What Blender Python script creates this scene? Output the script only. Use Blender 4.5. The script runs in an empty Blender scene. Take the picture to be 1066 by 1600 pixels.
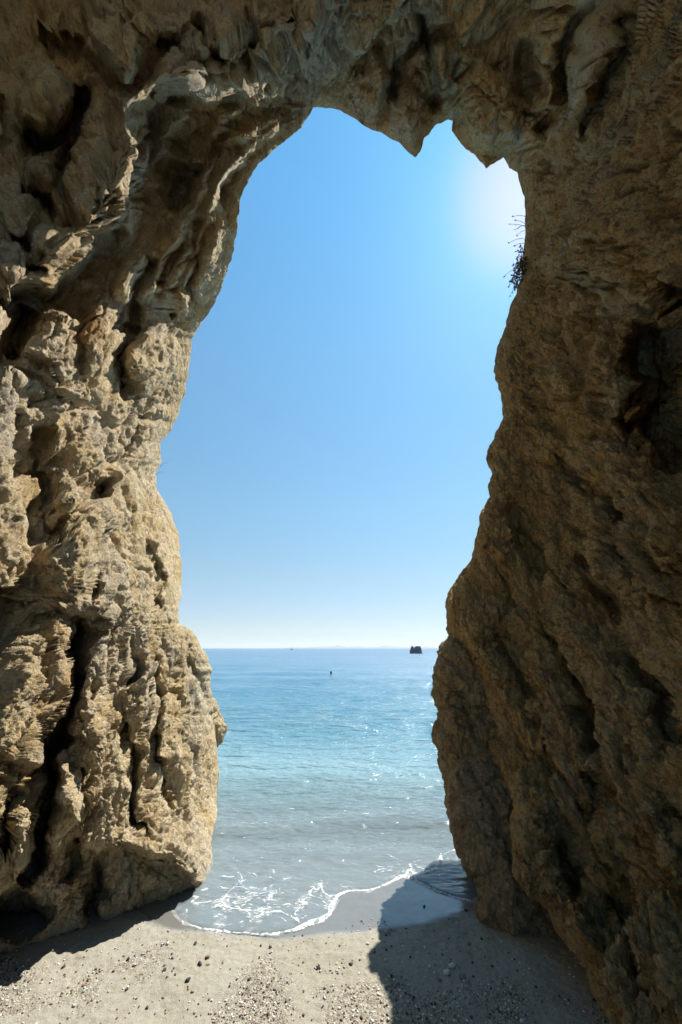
import bpy, math, random
import numpy as np
from mathutils import Vector
random.seed(7)
f4 = np.float32
scene = bpy.context.scene
COL = scene.collection

# ------------------------------------------------------------------ camera
F, CX0, CY0, H = 578.0, 533.0, 800.0, 1.5
PITCH = math.atan(213.0 / F)
CP, SP = math.cos(PITCH), math.sin(PITCH)
cam = bpy.data.cameras.new("camera"); cam_o = bpy.data.objects.new("camera", cam); COL.objects.link(cam_o)
cam.sensor_fit = 'VERTICAL'; cam.sensor_height = 36.0; cam.lens = 36.0 * F / 1600.0
cam.clip_start = 0.05; cam.clip_end = 60000
cam_o.location = (0, 0, H); cam_o.rotation_euler = (math.pi / 2 + PITCH, 0, math.radians(-0.0))
scene.camera = cam_o


def w3(px, py, d):
    """photo position and distance along the optical axis -> place in the world"""
    cx = (np.asarray(px) - CX0) / F; cy = (CY0 - np.asarray(py)) / F
    return np.stack([cx * d, (CP - cy * SP) * d, H + (cy * CP + SP) * d], -1)


def ground_z(x, y):
    y = np.asarray(y, float); x = np.asarray(x, float)
    z = np.where(y > 2.6, -0.055 * (y - 2.6), 0.0)
    z = np.where(y > 4.2, -0.088 - 0.13 * (y - 4.2), z)
    return np.maximum(z, -6.0)


def on_ground(px, py, lift=0.0):
    z = 0.0
    for _ in range(12):
        cx = (px - CX0) / F; cy = (CY0 - py) / F
        d = (z - H) / (cy * CP + SP)
        x, y = cx * d, (CP - cy * SP) * d
        z = float(ground_z(x, y)) + lift
    return Vector((x, y, z))


# sun: just behind the right edge of the opening
S = np.array(w3(842, 285, 1.0)) - np.array([0, 0, H]); S /= np.linalg.norm(S)
EL = math.asin(S[2]); AZ = math.atan2(S[0], S[1])

# ------------------------------------------------------------------ noise
_rs = np.random.RandomState(11)
_PERM = np.concatenate([_rs.permutation(256)] * 2).astype(np.int32)
_g = _rs.normal(size=(256, 3)); _GRAD = (_g / np.linalg.norm(_g, axis=1)[:, None]).astype(f4)
_JIT = _rs.rand(256, 3).astype(f4); _VAL = _rs.rand(256).astype(f4)


def _hash(i, j, k):
    return _PERM[(_PERM[(_PERM[i & 255] + j) & 255] + k) & 255]


def perlin(p):
    p = np.asarray(p, f4); i = np.floor(p).astype(np.int32); fr = p - i
    u = fr * fr * fr * (fr * (fr * 6 - 15) + 10)
    out = np.zeros(len(p), f4)
    for a in (0, 1):
        wa = u[:, 0] if a else 1 - u[:, 0]
        for b in (0, 1):
            wb = wa * (u[:, 1] if b else 1 - u[:, 1])
            for c in (0, 1):
                w = wb * (u[:, 2] if c else 1 - u[:, 2])
                g = _GRAD[_hash(i[:, 0] + a, i[:, 1] + b, i[:, 2] + c)]
                out += w * (g[:, 0] * (fr[:, 0] - a) + g[:, 1] * (fr[:, 1] - b) + g[:, 2] * (fr[:, 2] - c))
    return out * 1.5


def fbm(p, n=3):
    s = np.zeros(len(p), f4); a = 1.0
    for k in range(n):
        s += a * perlin(p * (2.03 ** k) + 17.3 * k); a *= 0.5
    return s


def worley(p):
    """distance to the nearest and second nearest cell point, and a random value per cell"""
    p = np.asarray(p, f4); i = np.floor(p).astype(np.int32)
    f1 = np.full(len(p), 9, f4); f2 = np.full(len(p), 9, f4); cid = np.zeros(len(p), f4)
    for a in (-1, 0, 1):
        for b in (-1, 0, 1):
            for c in (-1, 0, 1):
                h = _hash(i[:, 0] + a, i[:, 1] + b, i[:, 2] + c)
                q = _JIT[h]
                dx = i[:, 0] + a + q[:, 0] - p[:, 0]; dy = i[:, 1] + b + q[:, 1] - p[:, 1]; dz = i[:, 2] + c + q[:, 2] - p[:, 2]
                d = dx * dx + dy * dy + dz * dz
                near = d < f1
                f2 = np.where(near, f1, np.minimum(f2, d))
                cid = np.where(near, _VAL[h], cid)
                f1 = np.where(near, d, f1)
    return np.sqrt(f1), np.sqrt(f2), cid


def facets(p, border=0.16):
    """broken-rock relief: every cell is a flat face with a tilt and height of its own, parted by cracks"""
    p = np.asarray(p, f4); i = np.floor(p).astype(np.int32)
    f1 = np.full(len(p), 9, f4); f2 = np.full(len(p), 9, f4); tl = np.zeros(len(p), f4)
    for a in (-1, 0, 1):
        for b in (-1, 0, 1):
            for c in (-1, 0, 1):
                h = _hash(i[:, 0] + a, i[:, 1] + b, i[:, 2] + c)
                q = _JIT[h]; g = _GRAD[_PERM[h + 91 & 255]]
                dx = p[:, 0] - (i[:, 0] + a + q[:, 0]); dy = p[:, 1] - (i[:, 1] + b + q[:, 1]); dz = p[:, 2] - (i[:, 2] + c + q[:, 2])
                d = dx * dx + dy * dy + dz * dz
                near = d < f1
                f2 = np.where(near, f1, np.minimum(f2, d))
                tl = np.where(near, dx * g[:, 0] + dy * g[:, 1] + dz * g[:, 2] + (_VAL[h] - 0.5) * 0.7, tl)
                f1 = np.where(near, d, f1)
    e = np.sqrt(f2) - np.sqrt(f1)
    return tl * (0.35 + 0.65 * sstep(0, border, e)) - 0.14 * sstep(border, 0, e)


def sstep(a, b, x):
    t = np.clip((x - a) / (b - a), 0, 1)
    return t * t * (3 - 2 * t)


# ------------------------------------------------------------------ mesh helpers
def link(o, parent=None):
    COL.objects.link(o)
    if parent is not None: o.parent = parent
    return o


def tag(o, label=None, cat=None, group=None, kind=None):
    if label: o['label'] = label
    if cat: o['category'] = cat
    if group: o['group'] = group
    if kind: o['kind'] = kind
    return o


def empty(name, loc=(0, 0, 0)):
    o = bpy.data.objects.new(name, None); o.location = loc; o.empty_display_size = 0.2
    return link(o)


def mesh_np(name, verts, quads, mat, parent=None, smooth=True, attrs=None):
    verts = np.asarray(verts, f4); quads = np.asarray(quads, np.int32)
    k = quads.shape[1]
    me = bpy.data.meshes.new(name)
    me.vertices.add(len(verts)); me.vertices.foreach_set('co', verts.ravel())
    me.loops.add(quads.size); me.loops.foreach_set('vertex_index', quads.ravel())
    me.polygons.add(len(quads))
    me.polygons.foreach_set('loop_start', np.arange(0, quads.size, k, dtype=np.int32))
    me.polygons.foreach_set('loop_total', np.full(len(quads), k, np.int32))
    me.polygons.foreach_set('use_smooth', np.full(len(quads), smooth, bool))
    for an, av in (attrs or {}).items():
        at = me.attributes.new(an, 'FLOAT', 'POINT'); at.data.foreach_set('value', np.asarray(av, f4))
    me.update(calc_edges=True); me.validate()
    me.materials.append(mat)
    return link(bpy.data.objects.new(name, me), parent)


def grid_quads(nu, nv, flip=False, wrap=False):
    u = np.arange(nu if wrap else nu - 1); v = np.arange(nv - 1)
    a = (u[:, None] * nv + v[None, :]).ravel(); b = (((u + 1) % nu)[:, None] * nv + v[None, :]).ravel()
    q = np.stack([a, b, b + 1, a + 1], 1)
    return q[:, ::-1] if flip else q


def grid_normals(P):
    du = np.gradient(P, axis=0); dv = np.gradient(P, axis=1)
    n = np.cross(du, dv); n /= np.linalg.norm(n, axis=2, keepdims=True) + 1e-9
    return n.astype(f4)


# ------------------------------------------------------------------ materials
class NT:
    def __init__(s, name):
        s.m = bpy.data.materials.new(name); s.m.use_nodes = True
        s.t = s.m.node_tree; s.t.nodes.clear()
        s.out = s.n('ShaderNodeOutputMaterial')

    def n(s, ty, **kw):
        o = s.t.nodes.new(ty)
        for k, v in kw.items():
            if k[0] == '_': setattr(o, k[1:], v)
            else: s.set(o, k, v)
        return o

    def set(s, o, k, v):
        sock = o.inputs[int(k[1:])] if k[0] == 'i' and k[1:].isdigit() else o.inputs[k.replace('_', ' ')]
        if hasattr(v, 'is_linked') or isinstance(v, bpy.types.NodeSocket): s.t.links.new(v, sock)
        else: sock.default_value = v

    def noise(s, vec, scale, detail=4, rough=0.55, dist=0.0):
        return s.n('ShaderNodeTexNoise', Vector=vec, Scale=scale, Detail=detail, Roughness=rough, Distortion=dist).outputs[0]

    def ramp(s, fac, stops, interp='LINEAR'):
        r = s.n('ShaderNodeValToRGB', Fac=fac); cr = r.color_ramp; cr.interpolation = interp
        while len(cr.elements) < len(stops): cr.elements.new(0.5)
        for e, (p, c) in zip(cr.elements, stops):
            e.position = p; e.color = (*c, 1) if len(c) == 3 else c
        return r.outputs[0]

    def mix(s, fac, a, b, blend='MIX'):
        m = s.t.nodes.new('ShaderNodeMix'); m.data_type = 'RGBA'; m.blend_type = blend
        for k, v in ((0, fac), (6, a), (7, b)):
            if isinstance(v, bpy.types.NodeSocket): s.t.links.new(v, m.inputs[k])
            else: m.inputs[k].default_value = (*v, 1) if (isinstance(v, tuple) and len(v) == 3) else v
        return m.outputs[2]

    def math(s, op, a, b=0.0, clamp=False):
        m = s.n('ShaderNodeMath', _operation=op, _use_clamp=clamp)
        for k, v in ((0, a), (1, b)):
            if isinstance(v, bpy.types.NodeSocket): s.t.links.new(v, m.inputs[k])
            else: m.inputs[k].default_value = v
        return m.outputs[0]

    def rng(s, v, a, b, c=0.0, d=1.0):
        return s.n('ShaderNodeMapRange', i0=v, i1=a, i2=b, i3=c, i4=d).outputs[0]

    def coord(s, scale=(1, 1, 1), rot=(0, 0, 0)):
        tc = s.n('ShaderNodeTexCoord')
        return s.n('ShaderNodeMapping', Vector=tc.outputs['Object'], Scale=scale, Rotation=rot).outputs[0]

    def attr(s, name):
        return s.n('ShaderNodeAttribute', _attribute_name=name).outputs['Fac']

    def bump(s, h, dist, strength=1.0, normal=None):
        b = s.n('ShaderNodeBump', Height=h, Distance=dist, Strength=strength)
        if normal is not None: s.set(b, 'Normal', normal)
        return b.outputs[0]

    def bsdf(s, col, rough, normal=None, **kw):
        b = s.n('ShaderNodeBsdfPrincipled')
        s.set(b, 'Base Color', (*col, 1) if isinstance(col, tuple) else col); s.set(b, 'Roughness', rough)
        if normal is not None: s.set(b, 'Normal', normal)
        for k, v in kw.items(): s.set(b, k, v)
        s.t.links.new(b.outputs[0], s.out.inputs[0])
        return b


def rock_material(name, tan, ochre, grey, pale, pebble=0.0, stretch=(1, 1, 1), rot=(0, 0, 0), dark=(0.07, 0.05, 0.032), greyness=0.4, stain=0.5, relief=1.0):
    t = NT(name); c = t.coord(); cs = t.coord(stretch, rot)
    big = t.noise(cs, 1.1, 3, 0.6, 0.6); mid = t.noise(cs, 4.5, 5, 0.65, 0.4); fine = t.noise(c, 60, 4, 0.7)
    col = t.mix(t.rng(mid, 0.40, 0.62), tan, ochre)
    col = t.mix(t.math('MULTIPLY', t.rng(big, 0.47, 0.62), greyness), col, grey)
    col = t.mix(t.attr('grey'), col, grey)
    col = t.mix(t.math('MULTIPLY', t.attr('rust'), t.rng(mid, 0.25, 0.6)), col, (0.38, 0.19, 0.045))
    # lighter broken faces, dark lichen flecks, small inset pebbles
    col = t.mix(t.math('MULTIPLY', t.rng(t.noise(cs, 11, 5, 0.7), 0.52, 0.70), 0.55), col, pale)
    col = t.mix(t.math('MULTIPLY', t.rng(t.noise(cs, 19, 6, 0.75, 0.3), 0.53, 0.68), stain), col, dark)
    col = t.mix(t.math('MULTIPLY', t.rng(t.noise(cs, 3.2, 5, 0.7, 0.8), 0.54, 0.66), stain * 0.8), col, dark)
    v = t.n('ShaderNodeTexVoronoi', Vector=c, Scale=34.0, Randomness=1.0)
    peb = t.ramp(v.outputs['Color'], [(0.0, (0.22, 0.17, 0.11)), (0.5, (0.40, 0.33, 0.22)), (1.0, (0.52, 0.47, 0.38))])
    pm = t.math('MULTIPLY', t.rng(v.outputs['Distance'], 0.42, 0.30), pebble)
    col = t.mix(pm, col, peb)
    col = t.mix(0.6, col, t.ramp(fine, [(0.25, (0.45, 0.45, 0.45)), (0.75, (1.4, 1.4, 1.4))]), 'MULTIPLY')
    h1 = t.noise(cs, 22, 7, 0.68); h2 = t.noise(c, 95, 5, 0.7)
    vb = t.n('ShaderNodeTexVoronoi', Vector=cs, Scale=26.0)
    n1 = t.bump(h1, 0.05 * relief, 0.9)
    n2 = t.bump(t.math('SUBTRACT', 1.0, vb.outputs['Distance']), (0.012 + 0.014 * pebble) * relief, 0.9, n1)
    n3 = t.bump(h2, 0.013 * relief, 0.9, n2)
    t.bsdf(col, 0.95, n3, Specular_IOR_Level=0.12)
    return t.m


M_LEFT = rock_material('sunlit_limestone', (0.62, 0.50, 0.32), (0.55, 0.40, 0.20), (0.53, 0.48, 0.40), (0.72, 0.65, 0.52), 0.15, (1, 1, 0.5), (math.radians(-22), 0, 0), greyness=0.45, stain=0.42, relief=1.4)
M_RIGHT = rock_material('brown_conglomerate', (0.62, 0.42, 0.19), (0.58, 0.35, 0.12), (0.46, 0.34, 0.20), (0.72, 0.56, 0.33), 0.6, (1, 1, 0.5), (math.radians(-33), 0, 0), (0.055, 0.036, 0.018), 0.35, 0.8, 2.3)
M_TOP = rock_material('ceiling_rock', (0.60, 0.46, 0.25), (0.57, 0.37, 0.15), (0.50, 0.44, 0.35), (0.46, 0.40, 0.29), 0.15, (1, 0.55, 0.8), (0, 0, 0), (0.06, 0.042, 0.026), 0.5, 0.7, 1.5)
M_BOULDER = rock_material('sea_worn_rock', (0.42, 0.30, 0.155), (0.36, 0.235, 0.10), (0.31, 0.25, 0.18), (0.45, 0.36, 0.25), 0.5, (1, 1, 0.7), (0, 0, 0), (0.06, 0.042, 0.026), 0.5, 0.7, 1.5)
M_STACK = rock_material('dark_sea_rock', (0.18, 0.175, 0.17), (0.14, 0.125, 0.11), (0.21, 0.205, 0.20), (0.30, 0.29, 0.28), 0.0, (0.3, 0.3, 0.3))

# ------------------------------------------------------------------ cave shell
# traced rim of the opening, from the foot of the left wall, over the top, to the foot of the right wall
RIM = [(-260, 1650), (-120, 1565), (-60, 1532), (0, 1506), (30, 1497), (60, 1490), (105, 1475), (150, 1458), (200, 1441), (260, 1424), (300, 1408), (325, 1385),
       (334, 1350), (330, 1310), (340, 1275), (338, 1240), (343, 1210), (339, 1170), (337, 1140), (334, 1105), (328, 1065), (333, 1045), (318, 1015), (300, 985),
       (281, 975), (278, 958), (283, 930), (284, 880), (278, 830), (262, 790), (246, 766), (243, 742), (252, 724), (250, 692), (268, 672), (280, 645), (290, 610),
       (298, 560), (300, 530), (318, 500), (333, 480), (346, 450), (356, 420), (366, 390), (371, 360), (373, 330), (379, 300), (390, 280), (401, 260),
       (422, 240), (446, 220), (471, 200), (490, 168), (512, 168), (532, 173), (552, 184), (575, 200), (600, 210), (625, 224), (638, 238), (649, 247), (657, 237),
       (664, 216), (680, 196), (700, 187), (709, 190), (706, 204), (721, 226), (741, 242), (760, 263), (768, 257), (781, 250), (787, 246), (796, 263), (808, 269),
       (812, 287), (820, 311), (821, 360), (818, 400), (815, 432), (806, 460), (796, 480), (790, 510), (776, 545), (771, 580), (783, 620), (787, 650), (776, 675),
       (761, 705), (762, 726), (769, 741), (763, 757), (765, 776), (751, 800), (748, 822), (740, 850), (738, 872), (716, 902), (700, 926), (696, 946), (698, 972),
       (700, 990), (713, 1019), (727, 1043), (737, 1084), (745, 1125), (754, 1161), (770, 1192), (790, 1222), (803, 1251), (798, 1285), (800, 1324), (804, 1372), (827, 1397),
       (855, 1421), (867, 1454), (892, 1486), (916, 1515), (924, 1551), (957, 1600), (1030, 1700)]
# where each stretch of the rim runs to, well outside the view
ANCH = [((-260, 1650), (-700, 2000)), ((0, 1506), (-700, 1640)), ((200, 1441), (-700, 1450)), ((325, 1385), (-700, 1270)), ((337, 1140), (-700, 1060)), ((284, 880), (-700, 850)),
        ((246, 766), (-700, 650)), ((300, 530), (-700, 330)), ((371, 360), (-700, -60)), ((401, 260), (-600, -500)), ((490, 168), (0, -700)),
        ((649, 247), (500, -700)), ((787, 246), (1100, -700)), ((820, 311), (1700, -600)), ((818, 400), (1766, -200)), ((771, 580), (1766, 300)),
        ((769, 741), (1766, 650)), ((696, 946), (1766, 900)), ((754, 1161), (1766, 1150)), ((803, 1251), (1766, 1260)), ((827, 1397), (1766, 1420)), ((892, 1486), (1766, 1560)),
        ((957, 1600), (1766, 1750)), ((1030, 1700), (1766, 2050))]
# distance of the rock along the optical axis (metres) at photo positions
CTRL = [(325, 1385, 2.45), (260, 1424, 2.33), (200, 1441, 2.16), (105, 1475, 2.0), (60, 1490, 1.93), (0, 1506, 1.86), (-260, 1650, 1.55), (-700, 2000, 1.1),
        (200, 1335, 2.36), (260, 1350, 2.44), (150, 1337, 2.27), (340, 1250, 3.6), (250, 1230, 2.75), (200, 1200, 2.42), (100, 1200, 2.05), (0, 1300, 1.6), (-150, 1300, 1.45),
        (335, 1105, 4.2), (110, 1310, 2.2), (40, 1330, 1.88), (716, 902, 3.5), (738, 870, 3.46), (750, 820, 3.45), (250, 1050, 3.1), (150, 1050, 2.38), (50, 1050, 1.98), (283, 900, 4.55), (200, 900, 3.1), (100, 900, 2.4), (0, 950, 1.78),
        (245, 750, 5.0), (150, 750, 3.3), (50, 750, 2.55), (0, 750, 2.3), (300, 530, 5.6), (200, 550, 4.2), (100, 600, 3.2), (0, 600, 2.65),
        (371, 360, 5.1), (300, 380, 5.2), (200, 400, 4.4), (100, 400, 3.8), (0, 400, 3.5), (401, 260, 5.2), (490, 170, 6.0), (330, 230, 5.2),
        (533, 0, 4.44), (300, 0, 4.5), (100, 0, 4.2), (0, 0, 4.0), (0, 200, 3.8), (100, 200, 4.3), (200, 200, 4.6), (300, 150, 4.4),
        (649, 247, 5.43), (700, 187, 5.76), (760, 263, 5.4), (787, 246, 5.5), (820, 311, 5.42), (650, 100, 4.9), (800, 100, 4.8), (800, 0, 4.3), (1000, 0, 3.1), (1066, 0, 2.75),
        (900, 200, 4.0), (1000, 200, 3.0), (1066, 200, 2.5), (818, 400, 5.1), (900, 400, 3.7), (1000, 400, 2.7), (1066, 400, 2.3), (771, 580, 4.34), (850, 600, 3.83), (950, 600, 2.84),
        (1066, 600, 2.17), (769, 741, 3.88), (850, 800, 3.38), (950, 800, 2.5), (1066, 800, 1.95), (697, 946, 3.33), (800, 950, 3.0), (900, 1000, 2.36), (1066, 1000, 1.84),
        (700, 992, 3.3), (754, 1161, 2.75), (850, 1150, 2.46), (950, 1200, 1.94), (1066, 1200, 1.6), (803, 1251, 2.2), (800, 1324, 2.02), (827, 1397, 1.9), (892, 1486, 1.64),
        (957, 1600, 1.36), (900, 1350, 1.97), (1000, 1400, 1.6), (1066, 1400, 1.46), (1066, 1600, 1.25), (1030, 1700, 1.5),
        (-700, -300, 1.6), (-700, 400, 1.2), (-700, 1000, 1.05), (-700, 1500, 0.85), (0, -700, 2.6), (500, -700, 2.9), (1100, -700, 2.5), (1700, -600, 1.2), (1766, 300, 1.0),
        (1766, 1000, 0.85), (1766, 1600, 0.75), (1766, 2050, 1.05)]


def tps(ctrl, qx, qy, smooth=0.002):
    c = np.array(ctrl, float); x = c[:, :2] / 500.0; v = np.log(c[:, 2]); n = len(c)
    def K(a, b):
        d2 = ((a[:, None, :] - b[None, :, :]) ** 2).sum(2)
        return 0.5 * d2 * np.log(d2 + 1e-12)
    A = np.zeros((n + 3, n + 3)); A[:n, :n] = K(x, x) + smooth * np.eye(n)
    A[:n, n] = 1; A[:n, n + 1:] = x; A[n, :n] = 1; A[n + 1:, :n] = x.T
    w = np.linalg.solve(A, np.concatenate([v, np.zeros(3)]))
    q = np.stack([qx.ravel(), qy.ravel()], 1) / 500.0; out = np.zeros(len(q))
    for i in range(0, len(q), 40000):
        s = slice(i, i + 40000)
        out[s] = K(q[s], x) @ w[:n] + w[n] + q[s] @ w[n + 1:]
    return np.exp(out).reshape(qx.shape)


def poly_dist(pts, X, Y):
    """distance, signed side (>0 on the right of a line running down the photo), position 0..1 along"""
    pts = np.array(pts, float); seg = np.hypot(*np.diff(pts, axis=0).T); tot = seg.sum(); acc = 0
    best = np.full(X.shape, 1e9); side = np.zeros(X.shape); pos = np.zeros(X.shape)
    for k in range(len(pts) - 1):
        a, b = pts[k], pts[k + 1]; e = b - a; L = seg[k]
        t = np.clip(((X - a[0]) * e[0] + (Y - a[1]) * e[1]) / (L * L), 0, 1)
        dx = X - a[0] - t * e[0]; dy = Y - a[1] - t * e[1]; d = np.hypot(dx, dy)
        m = d < best
        best = np.where(m, d, best); side = np.where(m, np.sign(dx * e[1] - dy * e[0]), side); pos = np.where(m, (acc + t * L) / tot, pos)
        acc += L
    return best, side, pos


GX0, GY0, GS = -350, -350, 3.0
GNX, GNY = int((1420 + 350) / GS), int((1800 + 350) / GS)
gx, gy = np.meshgrid(GX0 + GS * np.arange(GNX), GY0 + GS * np.arange(GNY), indexing='ij')
OFF = np.zeros(gx.shape)
# lumpy wobble so that no feature edge is ruler-smooth
_wp = np.stack([gx.ravel() / 70, gy.ravel() / 70, np.zeros(gx.size)], 1)
wobx = (fbm(_wp, 3) * 16).reshape(gx.shape); woby = (fbm(_wp + 31.7, 3) * 16).reshape(gx.shape)
fx, fy = gx + wobx, gy + woby


GAIN = 1.5


def taper(pos, a=0.12):
    return sstep(0, a, pos) * sstep(0, a, 1 - pos)


def groove(pts, depth, width, tp=0.12):
    global OFF
    d, s, p = poly_dist(pts, fx, fy)
    depth *= 1.05; OFF = OFF + depth * np.exp(-(d / width) ** 2) * (taper(p, tp) if tp else 1)


def step(pts, amp, sharp, decay, near=1, tp=0.10):
    """rock on one side of the line stands amp metres nearer, falling back over decay px"""
    global OFF
    d, s, p = poly_dist(pts, fx, fy); sd = d * s * near
    OFF = OFF - amp * sstep(-sharp * 0.3, sharp, sd) * np.exp(-np.maximum(sd, 0) / decay) * taper(p, tp)


def bulge(x, y, rx, ry, amp, ang=0.0, pw=1.0):
    global OFF
    ca, sa = math.cos(math.radians(ang)), math.sin(math.radians(ang))
    u = ((fx - x) * ca + (fy - y) * sa) / rx; v = (-(fx - x) * sa + (fy - y) * ca) / ry
    amp *= GAIN; OFF = OFF - amp * np.clip(1 - u * u - v * v, 0, 1) ** pw


# --- left: the dark overhang with its bright lip
LIP = [(-60, 470), (20, 450), (60, 460), (85, 462), (118, 435), (135, 405), (152, 380), (200, 345), (222, 305), (237, 265), (238, 225), (228, 180), (262, 152), (320, 150), (360, 155), (415, 165), (452, 135), (500, 92), (533, 40), (550, -40)]
step(LIP, 1.15, 36, 260, 1, 0.06)
step([(345, 245), (322, 300), (295, 350), (265, 392), (255, 450), (248, 480)], 0.40, 16, 60, -1)
step([(392, 250), (362, 290), (352, 325), (360, 352), (340, 420)], 0.30, 14, 50, -1)
step([(412, 200), (385, 225), (350, 245)], 0.25, 12, 50, -1)
groove([(300, 245), (278, 300), (262, 320)], 0.5, 16)
bulge(72, 160, 42, 52, 0.30, 0, 0.6); groove([(30, 200), (60, 215), (100, 208), (118, 160), (122, 120)], 0.35, 13)
bulge(160, 300, 62, 78, 0.30, 20, 0.7); groove([(130, 110), (115, 170), (118, 225), (100, 270), (105, 330), (135, 355), (165, 370)], 0.35, 10)
bulge(62, 265, 34, 45, 0.22, 0, 0.7); bulge(95, 385, 52, 38, 0.22, 10, 0.7); groove([(20, 300), (55, 320), (90, 345), (125, 352)], 0.25, 9)
step([(30, 40), (95, 45), (120, 80), (150, 98), (205, 120), (245, 90), (285, 45), (310, 0)], 0.45, 20, 90, 1)
bulge(190, 40, 70, 50, 0.3, 25, 0.8); bulge(420, 60, 90, 60, 0.25, -30, 0.8)
groove([(210, 0), (205, 50), (225, 80), (262, 60)], 0.3, 12)
step([(0, 120), (12, 150), (5, 190), (-20, 210)], 0.3, 10, 60, -1)
step([(300, 160), (292, 200), (270, 240), (252, 290), (225, 330), (205, 380)], 0.30, 12, 50, -1)
step([(455, 180), (420, 222), (385, 262), (350, 300), (330, 350), (312, 400), (300, 450), (292, 500)], 0.35, 12, 60, -1)
step([(380, 175), (352, 215), (318, 250), (290, 280)], 0.28, 12, 45, -1)
groove([(320, 330), (300, 390), (285, 440), (262, 500)], 0.22, 8); groove([(235, 400), (222, 450), (210, 500), (200, 540)], 0.35, 12)
bulge(330, 420, 22, 60, 0.25, 15, 0.7); bulge(285, 430, 20, 55, 0.2, 15, 0.7); bulge(205, 430, 22, 40, .2, 10, .7)
groove([(150, 250), (160, 290), (158, 330)], 0.12, 5); groove([(110, 270), (150, 310), (215, 312)], 0.10, 5); groove([(178, 235), (172, 270), (190, 300)], 0.10, 5)
groove([(0, 350), (40, 362), (70, 400), (60, 430)], 0.25, 8); bulge(25, 400, 30, 34, .2, 0, .7); bulge(30, 330, 30, 30, .15, 0, .7)
groove([(290, 10), (330, 60), (350, 110)], 0.25, 8); groove([(370, 20), (395, 70), (385, 120)], 0.2, 8); groove([(450, 10), (468, 60), (440, 100)], 0.2, 8)
bulge(340, 60, 30, 40, .2, 0, .7); bulge(480, 40, 30, 40, .2, 30, .7); bulge(285, 110, 40, 28, .22, 0, .7)
# --- left: ribs and hollows of the sunlit wall
step([(18, 470), (12, 520), (-4, 570)], 0.26, 22, 150, -1)
groove([(45, 470), (35, 520), (12, 570)], 0.55, 16)
step([(-30, 575), (20, 590), (33, 620), (30, 680), (45, 750), (40, 820), (50, 870), (70, 930), (60, 910)], 0.26, 30, 300, -1, 0.14)
groove([(60, 650), (62, 720), (68, 800), (74, 850)], 0.30, 18)
groove([(75, 850), (105, 815), (140, 790), (165, 760), (172, 740)], 0.30, 9)
step([(124, 470), (118, 520), (110, 570), (90, 600)], 0.24, 22, 170, -1)
step([(188, 470), (192, 500), (178, 550), (165, 600), (150, 640)], 0.28, 24, 200, -1)
groove([(195, 500), (185, 560), (190, 610), (200, 625)], 0.40, 13)
bulge(150, 520, 32, 75, 0.18, 10, 0.7); bulge(240, 560, 45, 62, 0.30, 25, 0.7); bulge(238, 680, 30, 55, 0.22, 25, 0.7)
groove([(210, 640), (240, 655), (268, 668)], 0.15, 8)
bulge(130, 850, 52, 92, 0.30, 24, 0.7); bulge(112, 770, 34, 26, 0.22, 0, 0.6); bulge(190, 770, 26, 60, 0.18, 20, 0.7)
groove([(198, 740), (190, 800), (165, 860), (145, 910), (130, 950)], 0.22, 10)
step([(178, 780), (180, 820), (160, 900), (120, 960), (112, 975)], 0.28, 24, 220, -1)
bulge(262, 880, 24, 80, 0.22, -5, 0.7); groove([(243, 840), (246, 890), (250, 930), (262, 960)], 0.16, 6)
for pts_, am in (([(275, 560), (240, 640), (205, 720), (185, 770)], .16), ([(235, 720), (228, 790), (205, 860), (185, 930), (175, 990)], .18), ([(255, 800), (236, 860), (222, 930), (205, 985)], .14),
                 ([(120, 600), (100, 680), (92, 740)], .16), ([(165, 640), (150, 690), (120, 740)], .12), ([(60, 1000), (48, 1080), (30, 1160), (20, 1230)], .07)):
    step(pts_, am * .9, 18, 150, -1)
# --- left: the cleft and the fluted buttress
groove([(120, 960), (115, 1031), (107, 1088), (92, 1140), (80, 1195), (82, 1235), (72, 1290), (60, 1340), (30, 1400)], 0.7, 11, 0.06)
step([(112, 975), (108, 1040), (98, 1095), (72, 1170), (60, 1210)], 0.13, 16, 260, -1)
groove([(8, 1345), (12, 1300), (25, 1260), (40, 1230)], 0.35, 10)
groove([(206, 979), (208, 1044), (203, 1127), (208, 1180), (222, 1240), (225, 1310)], 0.22, 6)
groove([(243, 1014), (245, 1075), (252, 1145), (254, 1198), (265, 1224), (270, 1270)], 0.22, 6)
groove([(284, 987), (302, 1044), (320, 1092), (335, 1162)], 0.18, 6)
groove([(180, 985), (183, 1060), (190, 1120)], 0.15, 8)
bulge(158, 1085, 34, 110, 0.16, 5, 0.7); bulge(228, 1100, 20, 70, 0.12, 0, 0.7); bulge(275, 1150, 30, 90, 0.12, -8, 0.7); bulge(310, 1120, 18, 70, 0.12, -12, 0.7)
bulge(105, 1265, 34, 75, 0.20, 8, 0.7); groove([(130, 1180), (132, 1240), (126, 1300), (140, 1330)], 0.14, 8)
step([(140, 1345), (160, 1334), (200, 1331), (230, 1341), (262, 1349), (290, 1371), (318, 1392)], 0.20, 14, 90, 1, 0.08)
groove([(150, 1350), (152, 1400), (148, 1450)], 0.2, 8); groove([(95, 1390), (110, 1340), (118, 1300)], 0.15, 8)
bulge(45, 1330, 30, 60, 0.2, 10, 0.7)
groove([(-20, 1440), (30, 1430), (55, 1455)], 0.5, 26)
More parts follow.
